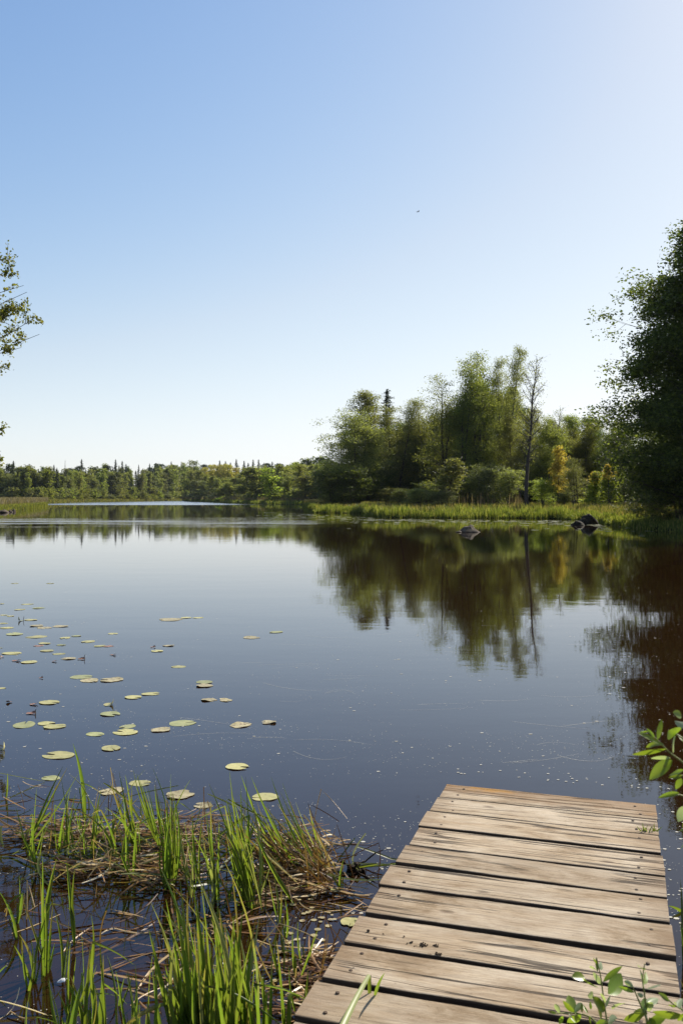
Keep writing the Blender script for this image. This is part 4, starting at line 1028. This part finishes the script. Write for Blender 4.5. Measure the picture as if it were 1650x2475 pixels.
for q in range(34):
    X = srg.uniform(500, 1500); Y = srg.uniform(1500, 1850); c = W(X, Y, .0012); L = srg.uniform(.1, .7)
    th = srg.normal() * .25; p0 = c - np.array([math.cos(th), math.sin(th), 0]) * L / 2; p1 = c + np.array([math.cos(th), math.sin(th), 0]) * L / 2
    ribbon(mb, bez(p0, c + np.array([0, srg.normal() * .08, 0]), p1, 10), srg.uniform(.0008, .002), np.array([0, 0, 1.0]), fold=0)
tag(mb.build('surface_film', M['speck'], smooth=False), 'thin drifting lines of pollen on the open water', 'film', None, 'stuff')

# ---------------------------------------------------------------- reeds in the foreground
rr_ = np.random.default_rng(55)
def leaf_from_px(bx, by, tx, ty, bend, w, rng, dd=0.0, start=0.0):
    b = W(bx, by); b[2] = -.03
    d = b[1] + dd; t = P(tx, ty, d)
    mid = (b + t) / 2; ax = t - b
    c = mid + np.array([-ax[2], 0, ax[0]]) * bend + np.array([0, rng.normal() * .02, 0])
    c[2] = max(c[2], .02)
    return bez(b, c, t, 12)
def ty_ok(tp, by): return by - tp[1] > 90
def shoot(bx, by, tips, label, group=None, w=.011, rng=rr_, mat='reed', stem=True, name='reed_shoot'):
    b = W(bx, by); b[2] = -.03
    root = empty(name, b, label, 'reed', group)
    if stem:
        tx, ty = tips[0][0], tips[0][1]
        t = P(bx + (tx - bx) * .45, by + (ty - by) * .42, b[1])
        mb = MB(); tube(mb, bez(b, (b + t) / 2, t, 5) - b, np.linspace(.0034, .0022, 5), 6); mb.build('stem', M['reed'], root)
    for tp in tips:
        bend = tp[2] if len(tp) > 2 else rng.normal() * .05
        pts = leaf_from_px(bx + rng.normal() * 2, by + rng.normal() * 1.5, tp[0], tp[1], bend, w, rng, rng.normal() * .06)
        if rng.uniform() < .14 and ty_ok(tp, by):
            kx = int(rng.integers(6, 9)); hd = nrm(np.array([rng.normal(), rng.normal() * .6, 0])); st_ = np.linalg.norm(pts[1] - pts[0])
            for q_ in range(kx + 1, 12):
                pts[q_] = pts[q_ - 1] + hd * st_ * .85 + np.array([0, 0, -st_ * (.15 + .14 * (q_ - kx))])
            pts[:, 2] = np.maximum(pts[:, 2], -.03)
        mb = MB(); fc = np.array([rng.normal() * 1.3, -1, rng.normal() * .3])
        wf = w * rng.uniform(.75, 1.25) * (tp[3] if len(tp) > 3 else 1)
        s = np.linspace(0, 1, 12)
        pf = np.minimum(1, .25 + 2.2 * s) * (1 - s ** 2.6); fo = rng.uniform(.2, .8); kt = 12 if rng.uniform() > .22 else int(rng.integers(7, 11))
        ribbon(mb, pts - b, wf, fc, prof=pf, fold=fo)
        if kt < 12:
            Fq_ = mb.f[0][0]; mb.f = [(Fq_[:(kt - 1) * 2], 0), (Fq_[(kt - 1) * 2:], 1)]
        mb.build('leaf', [M[tp[4]] if len(tp) > 4 else M[mat], M['tip_brown']], root)
    return root
E = [
 (205,1982,[(177,1797,-.06,1.5),(190,1830,-.03,1.0),(170,1873,-.35,.8,'reed_pale')],'tallest single reed with a straight blade beside the largest lily pad'),
 (63,2040,[(153,1852,.05),(163,1856,.02,1.2),(189,1871,-.06,1.2),(105,1982,.5,.9,'reed_pale')],'leftmost reed fan leaning to the right'),
 (165,2070,[(161,1911),(183,1917,.06),(150,1977)],'upright reed with two thin points right of the leftmost fan'),
 (287,2078,[(212,1910,-.18),(158,1947,-.30,1.1),(209,1919,-.05)],'reed with a long leaf arching down to the left'),
 (221,2065,[(246,1906,.06),(229,1945),(240,1940)],'thin upright reed left of the arching one'),
 (328,2048,[(288,1863,.03,1.3),(266,1887,.02,1.1),(303,1872,-.03,1.2),(254,1951,-.28)],'reed with three broad upright points near the middle of the far row'),
 (378,2038,[(331,1871,-.02,1.1),(328,1900),(356,1896)],'reed with paired points left of the straight bundle'),
 (394,2036,[(372,1879,-.04),(374,1900),(396,1918),(424,1945,-.2)],'slim reed bundle at the right end of the far row'),
 (14,1934,[(19,1868)],'short lone reed tip at the far left edge'),
 (182,2282,[(161,2081,-.04,1.5),(181,2100)],'broad bright blade standing alone at left of middle water'),
 (107,2355,[(104,2070,.0,.9),(98,2120),(110,2165)],'tall thin reed standing alone in the left dark water'),
 (107,2283,[(137,2077,.06,1.7),(143,2110,.1)],'wide short leaf behind the tall thin reed'),
 (40,2232,[(48,2117),(54,2104),(60,2158)],'pair of thin reeds near the left edge in the middle'),
 (45,2270,[(-4,2150,-.2,1.5)],'thick old leaf bending out of the left edge'),
 (416,2142,[(403,1957),(422,1938),(414,1909),(432,1990)],'straight upright reed bundle in the middle of the bed'),
 (400,2150,[(392,1990),(410,1975)],'lower upright reed just left of the straight bundle'),
 (523,2184,[(510,1936,.04,1.1),(496,1947,-.04,1.1),(530,1985),(489,2000)],'dark-stemmed reed with two bright points right of the straight bundle'),
 (610,2194,[(505,1893,-.03),(555,1865,.03,.7),(564,1928)],'tall reed reaching the two-lobed lily pad'),
 (827,2154,[(830,2078,.12),(800,2110)],'small lone reed between the bed and the planks'),
 (669+25,2560,[(669,2274,-.02,1.3)],'upright blade, left of the matching pair nearest the planks'),
 (700-14,2560,[(693,2265,-.05,1.3)],'upright blade, right of the matching pair nearest the planks'),
 (742,2440,[(744,2344),(737,2385)],'small dark blade at the very edge of the planks'),
 (452,2600,[(435,2127,-.06,1.3),(378,2175,-.35,1.0,'reed_pale')],'tall greyish blade with a pale leaf folded to the left, front clump'),
 (505,2600,[(465,2131,-.03,1.7),(485,2131,-.06,1.1)],'broadest bright blade rising above the front clump'),
 (530,2600,[(400,2128,-.32,1.0,'reed_pale'),(510,2190,-.06)],'blade with a pale tip arching over the front clump'),
 (615,2600,[(560,2281,-.1,1.6),(575,2232,-.12)],'long diagonal blade on the right side of the front clump'),
 (620,2600,[(580,2262,-.04,1.5,'reed_pale')],'grey-green broad blade on the right side of the front clump'),
 (560,2560,[(490,2432,-.45,1.4),(520,2400,-.2)],'blade arching flat to the left at the bottom of the front clump'),
]
for e in E: shoot(*e)
def clump(n, bx, by, sx, sy, dx, dy, sdx, sdy, label, group, w=.0125, mats=('reed',)):
    for q in range(n):
        X = bx + rr_.normal() * sx; Y = by + rr_.normal() * sy
        tips = []
        for _ in range(int(rr_.integers(2, 4))):
            tx = X + dx + rr_.normal() * sdx; ty = Y + dy + rr_.normal() * sdy
            tips.append((tx, min(ty, Y - 25), rr_.normal() * .07 + (tx - X) * .0008, rr_.uniform(.7, 1.25), rr_.choice(mats)))
        shoot(X, Y, tips, label, group, w)
clump(42, 500, 2585, 56, 32, -22, -290, 48, 75, 'green reed in the dense front clump at the bottom', 'reeds of the dense front clump', .0155, ('reed', 'reed', 'reed', 'reed_pale'))
clump(9, 610, 2590, 30, 30, -8, -270, 28, 50, 'green reed at the right side of the front clump', 'reeds at the right side of the front clump', .012)
clump(9, 215, 2560, 55, 30, -5, -200, 22, 40, 'green reed in the low clump at bottom left', 'reeds of the low clump at bottom left', .0125)
clump(7, 345, 2560, 40, 30, -5, -190, 25, 50, 'green reed between the two bottom clumps', 'reeds between the two bottom clumps', .010)
clump(11, 612, 2185, 16, 14, -38, -215, 34, 50, 'green reed in the upright middle clump', 'reeds of the upright middle clump', .011, ('reed', 'reed', 'reed_pale'))
clump(5, 412, 2130, 10, 10, -3, -180, 14, 35, 'thin green reed around the straight bundle', 'thin reeds around the straight bundle', .009)
clump(12, 390, 2070, 55, 28, -25, -130, 38, 35, 'short green reed in the far row of the bed', 'short reeds in the far row of the bed', .009)
clump(12, 190, 2075, 75, 32, 4, -110, 38, 35, 'short thin reed in the left half of the bed', 'short thin reeds in the left half of the bed', .008)
clump(10, 520, 2150, 40, 25, -10, -150, 45, 45, 'arching green reed between the straight bundle and the middle clump', 'arching reeds beside the middle clump', .009, ('reed', 'reed', 'reed_pale'))
clump(8, 700, 2330, 30, 50, -5, -90, 25, 30, 'small green reed in the litter beside the planks', 'small reeds beside the planks', .008)
clump(9, 90, 2400, 70, 50, 5, -130, 30, 45, 'small green reed in the dark water at lower left', 'small reeds in the dark water at lower left', .009)
# the clump leaning over to the left
for q in range(22):
    u = rr_.uniform(0, 1); X = 690 + 120 * u + rr_.normal() * 6; Y = 2075 + 45 * u + rr_.normal() * 10
    L = rr_.uniform(.55, 1.05)
    tx = X - (118 + rr_.normal() * 22) * L; ty = Y - (165 + rr_.normal() * 25) * L
    shoot(X, Y, [(tx, ty, .06 + rr_.normal() * .06, rr_.uniform(.6, 1.1), rr_.choice(['reed', 'reed', 'reed', 'reed_pale'])), (tx + 20 + rr_.normal() * 12, ty + 40, .05, .7, rr_.choice(['reed', 'straw', 'straw']))],
          'reed blade in the clump leaning over to the left', 'reeds of the leaning clump', .0095, stem=False)
for tx, ty, bx, by, lb in ((583,1874,690,2085,'bright blade reaching highest at the left of the leaning clump'), (607,1877,735,2120,'long yellow-green blade crossing the round pad behind the leaning clump'),
        (617,1844,600,2110,'single upright dark blade taller than the leaning clump'), (655,1877,760,2095,'dark pointed blade right of the round pad'),
        (677,1912,790,2105,'blade with a kinked tip on the right of the leaning clump'), (748,1954,780,2050,'short brown-tipped blade at the outer end of the leaning clump'), (725-110,2010,725,2182,'long blade slanting across the front of the leaning clump')):
    shoot(bx, by, [(tx, ty, .05, 1.15)], lb, None, .0125, stem=False)
# fine grass arcs at the bottom left
for q in range(14):
    X = rr_.uniform(-20, 320); s_ = rr_.choice([-1, 1])
    shoot(X, 2600 + rr_.uniform(-20, 40), [(X + s_ * rr_.uniform(20, 110), 2360 + rr_.uniform(-20, 90), -s_ * rr_.uniform(.1, .35))], 'fine arching grass blade at the bottom left', 'fine grass blades at the bottom left', .005, stem=False, name='grass_shoot')

# dead reed litter
def cluster(sm, thr=.0):
    def f(r):
        for _ in range(30):
            X, Y, s_ = sm(r); c = W(X, Y)
            if mnoise.noise(Vector((c[0] * 3.2, c[1] * 3.2, 2))) + .5 * mnoise.noise(Vector((c[0] * 9, c[1] * 9, 6))) > thr + r.normal() * .12: break
        return X, Y, s_
    return f
def litter(n, sampler, zr, wr, lr, mat, name, label, rng, tilt=.12, along=None):
    mb = MB()
    for q in range(n):
        X, Y, s_ = sampler(rng); z = rng.uniform(*zr); c = W(X, Y, 0); c[2] = z
        L = rng.uniform(*lr) * s_; th = rng.normal() * .55 + (math.pi if rng.uniform() < .5 else 0) if along is None or rng.uniform() < .3 else along + rng.normal() * .3
        el = rng.normal() * tilt
        dv = np.array([math.cos(th) * math.cos(el), math.sin(th) * math.cos(el), math.sin(el)])
        p0, p1 = c - dv * L / 2, c + dv * L / 2
        m_ = c + rng.normal(size=3) * np.array([.12, .12, .05]) * L
        pts = bez(p0, m_, p1, 6)
        if zr[0] > -.005: pts[:, 2] = np.maximum(pts[:, 2], .0015)
        else: pts[:, 2] = np.minimum(pts[:, 2], -.006)
        w_ = rng.uniform(*wr)
        ribbon(mb, pts, w_, np.array([rng.normal() * .5, rng.normal() * .5, 1.0]), fold=rng.uniform(-.3, .5), prof=np.array([.7, 1, 1, .95, .8, .35]))
    return tag(mb.build(name, M[mat]), label, 'dead reeds', None, 'stuff')
lr_ = np.random.default_rng(66)
def s_main(r):
    u = r.uniform()
    if u < .30: X = r.uniform(0, 430); return X, 2030 + r.normal() * 42 - (X < 90) * 15, 1
    if u < .62: X = r.normal() * 90 + 690; return X, 2085 + (X - 690) * .12 + r.normal() * 38, .8
    if u < .82: X = r.normal() * 60 + 520; return X, 2070 + r.normal() * 45, .8
    return r.uniform(120, 480), 2110 + r.normal() * 30, 1
def s_low(r):
    u = r.uniform()
    if u < .55: return r.uniform(0, 780), r.uniform(2110, 2475), .8
    if u < .8: X = r.normal() * 45 + 770; return X, 2330 - (X - 770) * .9 + r.normal() * 45, .55
    return r.normal() * 90 + 700, 2180 + r.normal() * 40, .6
litter(560, cluster(s_main, .16), (.002, .05), (.003, .011), (.06, .36), 'straw', 'dead_reed', 'tangled straw coloured dead reeds floating between the shoots', lr_)
litter(300, cluster(s_low, .1), (.001, .015), (.003, .009), (.08, .40), 'straw', 'dead_reed', 'scattered dead reed stems lying on the near water', lr_)
litter(650, lambda r: s_main(r) if r.uniform() < .35 else s_low(r), (-.16, -.01), (.003, .010), (.15, .55), 'straw', 'sunken_reed', 'brown sunken reed stems under the surface', lr_)
litter(260, lambda r: (lambda q: (q[0], q[1], .7))(s_main(r)), (.0, .03), (.002, .006), (.05, .25), 'wetstraw', 'rotting_reed', 'dark wet rotting reed pieces in the bed', lr_)
litter(130, s_main, (.004, .06), (.006, .012), (.15, .40), 'reed', 'fallen_leaf', 'green and yellowing reed leaves lying over the litter', lr_, tilt=.3)
mb = MB()
for q in range(150):
    X, Y, _ = s_main(lr_) if lr_.uniform() < .7 else s_low(lr_); b_ = W(X, Y); L = lr_.uniform(.05, .28); a_ = lr_.uniform(0, 6.28); el = lr_.uniform(.3, 1.4)
    t_ = b_ + L * np.array([math.cos(a_) * math.cos(el), math.sin(a_) * math.cos(el), math.sin(el)]); b_[2] = -.04
    pts = bez(b_, (b_ + t_) / 2 + lr_.normal(size=3) * .015, t_, 5)
    if lr_.uniform() < .4:
        hd = nrm(lr_.normal(size=3) * np.array([1, 1, .2])); e_ = t_ + hd * L * .7; e_[2] = max(.004, t_[2] - L * .45); pts = np.concatenate([pts, bez(t_, (t_ + e_) / 2 + np.array([0, 0, .01]), e_, 4)[1:]])
    ribbon(mb, pts, lr_.uniform(.003, .007), np.array([lr_.normal() * .6, -1, .4]), prof=np.linspace(1, .5, len(pts)))
tag(mb.build('broken_reed', M['straw']), 'broken dead reed stems sticking up all over the reed bed', 'dead reeds', None, 'stuff')
# leaning straws in the right clump
mb = MB()
for q in range(95):
    u = lr_.uniform(); X = 660 + 160 * u + lr_.normal() * 14; Y = 2085 + 35 * u + lr_.normal() * 22
    b_ = W(X, Y); L = lr_.uniform(.3, 1.0); t_ = P(X - 100 * L + lr_.normal() * 25, Y - 100 * L + lr_.normal() * 20, b_[1] + lr_.normal() * .12); t_[2] = max(t_[2], .01)
    ribbon(mb, bez(b_, (b_ + t_) / 2 + lr_.normal(size=3) * .02, t_, 6), lr_.uniform(.003, .007), np.array([lr_.normal() * .5, -1, .4]), prof=np.array([.8, 1, 1, 1, .8, .4]))
tag(mb.build('leaning_straw', M['straw']), 'dry straws leaning over at the outer end of the reed bed', 'dead reeds', None, 'stuff')
# floating round duckweed leaves by the planks
mb = MB(); a = np.arange(8) / 8 * 6.283
for q in range(110):
    X = lr_.normal() * 60 + 745; Y = 2270 + lr_.normal() * 75; c = W(X, Y, .002 + lr_.uniform(0, .003)); r = lr_.uniform(.004, .015)
    if X > 830 - (Y - 2200) * .65: continue
    mb.add(np.column_stack([c[0] + np.cos(a) * r, c[1] + np.sin(a) * r * .8, np.full(8, c[2])]), [list(range(8))])
tag(mb.build('floating_leaf_bits', M['pad_b'], smooth=False), 'little round leaf bits floating beside the planks', 'leaf bits', None, 'stuff')
# submerged weed, left
mb = MB(); n = 900
c0 = W(30, 1885); C = np.column_stack([c0[0] + lr_.normal(size=n) * .16, c0[1] + lr_.normal(size=n) * .22, lr_.uniform(-.12, -.01, n)])
leafcloud(mb, C, .03, lr_, .2)
tag(mb.build('water_weed', M['wetstraw'], smooth=False), 'dark feathery weed under the surface at the left edge', 'water weed', None, 'stuff')
# twigs
def twig_thing(pts, r, label, name='fallen_twig', side=()):
    b = np.asarray(pts[0]); root = None
    mb = MB(); tube(mb, np.array(pts) - b, np.linspace(r, r * .4, len(pts)), 6)
    for s_ in side: tube(mb, np.array(s_) - b, np.linspace(r * .6, r * .25, len(s_)), 5)
    o = mb.build(name, M['deadtwig'], loc=b); return tag(o, label, 'twig')
a_ = W(858, 2096); a_[2] = .01
twig_thing([a_, P(882, 2082, a_[1] + .02), P(905, 2063, a_[1] + .04), P(926, 2054, a_[1] + .05)], .005, 'dark twig pointing up out of the reed bed toward the planks', side=[[P(912, 2061, a_[1] + .04), P(916, 2064, a_[1] + .03)]])
a_ = W(868, 2112)
twig_thing([a_, W(888, 2122) + np.array([0, 0, .004]), W(912, 2136)], .004, 'thin dark twig floating between the reed bed and the planks', side=[[W(882, 2118), P(886, 2098, W(882, 2118)[1])]])
mb = MB()
for q in range(40):
    c = W(858 + lr_.normal() * 9, 2104 + lr_.normal() * 5, 0) + np.array([0, 0, abs(lr_.normal()) * .018]); crumb(mb, c, lr_.uniform(.006, .016), lr_)
tag(mb.build('debris_lump', M['dirt'], smooth=False), 'dark lump of rotting debris at the outer tip of the reed bed', 'debris')
pts = [W(192, 2118) , P(196, 2108, W(192, 2118)[1]), P(215, 2096, W(192, 2118)[1]), P(250, 2090, W(192, 2118)[1]), P(285, 2097, W(192, 2118)[1]), W(318, 2112)]
mb = MB(); b_ = pts[0]; ribbon(mb, np.array(pts) - b_, .009, np.array([0, -1, .6]), prof=np.array([.8, 1, 1, 1, 1, .7])); tag(mb.build('bent_reed', M['straw'], loc=b_), 'pale dead reed bent in an arch over the litter', 'dead reed')
for X, Y, r, lb, nm in ((152, 2374, .012, 'small white feather caught among the lower left straws', 'feather'), (305, 2005, .008, 'tiny white petal lying on the far litter', 'petal')):
    c = W(X, Y, .006); mb = MB(); ribbon(mb, np.array([(-r * 1.6, 0, 0), (-r * .5, r * .3, .004), (r * .6, r * .2, .007), (r * 1.7, r * .5, .004)]), r * 1.3, np.array([0, -.4, 1.0]), prof=np.array([.3, 1, .9, .3]))
    tag(mb.build(nm, M['white'], loc=c), lb, nm)

# reeds and leaves right of the planks
shoot(1652, 2330, [(1643, 2125, .02, 1.3), (1660, 2160)], 'tall green blade at the right edge beside the planks')
shoot(1668, 2200, [(1614, 2189, -.12, 1.6)], 'green leaf tip touching the right side of the planks', stem=False)
for q in range(8):
    X = 1640 + lr_.uniform(0, 50); Y = 2340 + lr_.uniform(-20, 140)
    shoot(X, Y, [(X + lr_.normal() * 22, Y - lr_.uniform(60, 150), lr_.normal() * .1, .8)], 'short reed in the shade right of the planks', 'short reeds right of the planks', .008, stem=False)

# ---------------------------------------------------------------- willow sprigs close to the camera
wr = np.random.default_rng(91)
def willow_leaf(root, b, t, wratio, rng, origin):
    L = np.linalg.norm(t - b); ax = (t - b) / L
    mid = (b + t) / 2 + np.array([0, 0, .06 * L]) * rng.normal() + np.array([0, -.10 * L * rng.normal(), 0])
    pts = bez(b, mid, t, 9)
    face = np.array([rng.normal() * .6, -1 * rng.choice([1, 1, -1]), rng.normal() * .7 + .3])
    s = np.linspace(0, 1, 9); pr = np.sin(math.pi * np.clip(s, 0.0, 1) ** .85) ** .75; pr[0] = .1; pr[-1] = .03
    T = nrm(np.gradient(pts, axis=0)); S = nrm(np.cross(T, face)); N = np.cross(S, T)
    hw = (L * wratio * .5 * pr)[:, None]
    cols = [-1, -.55, 0, .55, 1]; Vv = np.stack([pts + S * hw * c + N * hw * (.30 * abs(c) + .06 * rng.normal()) for c in cols], 1)
    i = np.arange(8)[:, None] * 5 + np.arange(4)[None]
    mb = MB(); mb.add(Vv.reshape(-1, 3) - origin, np.stack([i, i + 1, i + 6, i + 5], -1).reshape(-1, 4))
    o = mb.build('leaf', M['willow'], root)
def sprig(conv, sc, d0, stems, leaves, label, rad=.0022):
    p0 = P(*conv(*stems[0][0]), d0)
    root = empty('willow_sprig', p0, label, 'branch')
    for st in stems:
        pts = np.array([P(*conv(*q), d0 + .004 * k_ + wr.normal() * .004) for k_, q in enumerate(st)])
        t = np.linspace(0, len(pts) - 1, 10); sm = np.column_stack([np.interp(t, np.arange(len(pts)), pts[:, j]) for j in range(3)])
        mb = MB(); tube(mb, sm - p0, np.linspace(rad, rad * .45, 10), 7); mb.build('stem', M['twig'], root)
    for bx, by, tx, ty, wr_ in leaves:
        dd = wr.normal() * .02
        willow_leaf(root, P(*conv(bx, by), d0 + .004 * wr.normal()), P(*conv(tx, ty), d0 + dd + .01), wr_, wr, p0)
    return root
c6 = lambda x, y: (1300 + x * .3507, 1650 + y * .3507)
c8 = lambda x, y: (1340 + x * .1977, 2250 + y * .1977)
sprig(c6, .3507, 1.55, [[(1060, 610), (990, 545), (900, 480), (830, 405), (750, 330)], [(1060, 430), (1000, 390), (950, 355), (915, 330)]],
      [(830,420,680,345,.22), (800,385,745,315,.3), (820,395,850,252,.22), (865,430,742,448,.24), (880,455,645,495,.24), (910,520,772,522,.25), (922,535,765,670,.46),
       (985,235,925,205,.7), (1030,300,938,262,.45), (950,350,893,330,.8), (935,370,925,480,.3), (1010,420,940,345,.3), (760,335,700,340,.2), (1000,480,1050,420,.4)],
      'upper willow branch with narrow leaves hanging in from the right edge')
sprig(c6, .3507, 1.6, [[(1080, 700), (1000, 640), (930, 640)], [(1080, 900), (1010, 780), (940, 770)], [(1080, 1180), (1020, 1040)]],
      [(1000,600,900,640,.3), (990,640,895,655,.3), (985,660,945,735,.5), (970,762,825,795,.24), (1020,850,962,960,.55), (1030,1000,968,1022,.3), (1030,1060,975,1150,.4), (1040,700,1010,760,.4), (1050, 900, 1000, 1010, .5)],
      'lower willow twigs at the right edge beside the end of the planks')
sprig(c8, .1977, 1.75, [[(660, 1300), (640, 1138), (600, 880), (560, 560), (508, 325)]],
      [(555,650,465,505,.5), (510,480,420,445,.5), (562,480,566,378,.55), (590,620,825,430,.22), (650,770,810,520,.5), (360,560,203,560,.62), (530,690,330,570,.3), (620,930,682,788,.42),
       (565,1080,510,895,.5), (600,990,455,805,.36), (700,960,862,885,.42), (440,960,430,860,.4), (470,790,398,790,.4), (510,400,470,330,.3), (640,1120,500,1150,.4), (650,1140,760,1060,.3), (520,500,500,330,.2), (610,880,560,760,.3)],
      'middle willow sprig standing in front of the planks at the bottom right')
sprig(c8, .1977, 1.68, [[(1140, 1320), (1120, 1138), (1100, 800), (1065, 600), (1095, 400)], [(1130, 1100), (1010, 820), (950, 680)]],
      [(1120,710,1300,655,.5), (1085,690,1035,470,.24), (970,750,775,680,.25), (960,690,845,615,.22), (1120,970,1080,825,.5), (1110,1010,840,1090,.6), (1160,870,1150,990,.4), (1130,880,1265,825,.35), (1090,480,1020,440,.3),
       (1070,640,1110,500,.2), (1130,1010,960,990,.4), (1150,1060,1210,1180,.5), (1120,1120,1350,1075,.5), (1080,800,1000,760,.35)],
      'right willow sprig standing in front of the planks at the bottom right')
sprig(c8, .1977, 1.62, [[(1700, 1100), (1568, 970), (1450, 900), (1300, 765)]],
      [(1395,860,1262,755,.4), (1560,1030,1190,985,.36), (1540,970,1448,875,.3), (1480,920,1380,900,.35), (1600,1000,1500,1100,.4), (1500,930,1560,830,.4), (1640,1060,1568,1130,.5)],
      'willow sprig with one big light leaf at the bottom right corner')
sprig(c8, .1977, 1.8, [[(560, 1180), (420, 1040), (230, 1000), (0, 1010), (-60, 1000)]],
      [(238,1000,165,785,.36), (232,995,98,850,.36), (245,1000,345,925,.62), (60,1005,-5,895,.3), (100,1040,50,1140,.3), (330,1000,330,880,.3), (400,1010,340,900,.2), (20,1010,-90,985,.25), (180,1010,260,1130,.5), (320,1030,150,1120,.4), (420,1040,440,1140,.4)],
      'low willow sprig reaching furthest left across the planks')

# ---------------------------------------------------------------- summer haze over the lake
if HAZE:
    k = NT('haze_air'); k.t.nodes.remove(k.bsdf)
    pv = k.n('VolumePrincipled'); pv.inputs['Color'].default_value = (.80, .88, 1, 1); pv.inputs['Density'].default_value = HAZE
    pv.inputs['Anisotropy'].default_value = 0.0
    k.l(pv.outputs[0], k.out.inputs['Volume'])
    mb = MB(); x0, x1, y0, y1, z0, z1 = -1500, 1500, -80, 1400, -6, 60
    mb.add([(x0, y0, z0), (x1, y0, z0), (x1, y1, z0), (x0, y1, z0), (x0, y0, z1), (x1, y0, z1), (x1, y1, z1), (x0, y1, z1)],
           [(0, 3, 2, 1), (4, 5, 6, 7), (0, 1, 5, 4), (1, 2, 6, 5), (2, 3, 7, 6), (3, 0, 4, 7)])
    tag(mb.build('haze', k.m, smooth=False), 'thin summer haze over the lake', None, None, 'stuff')
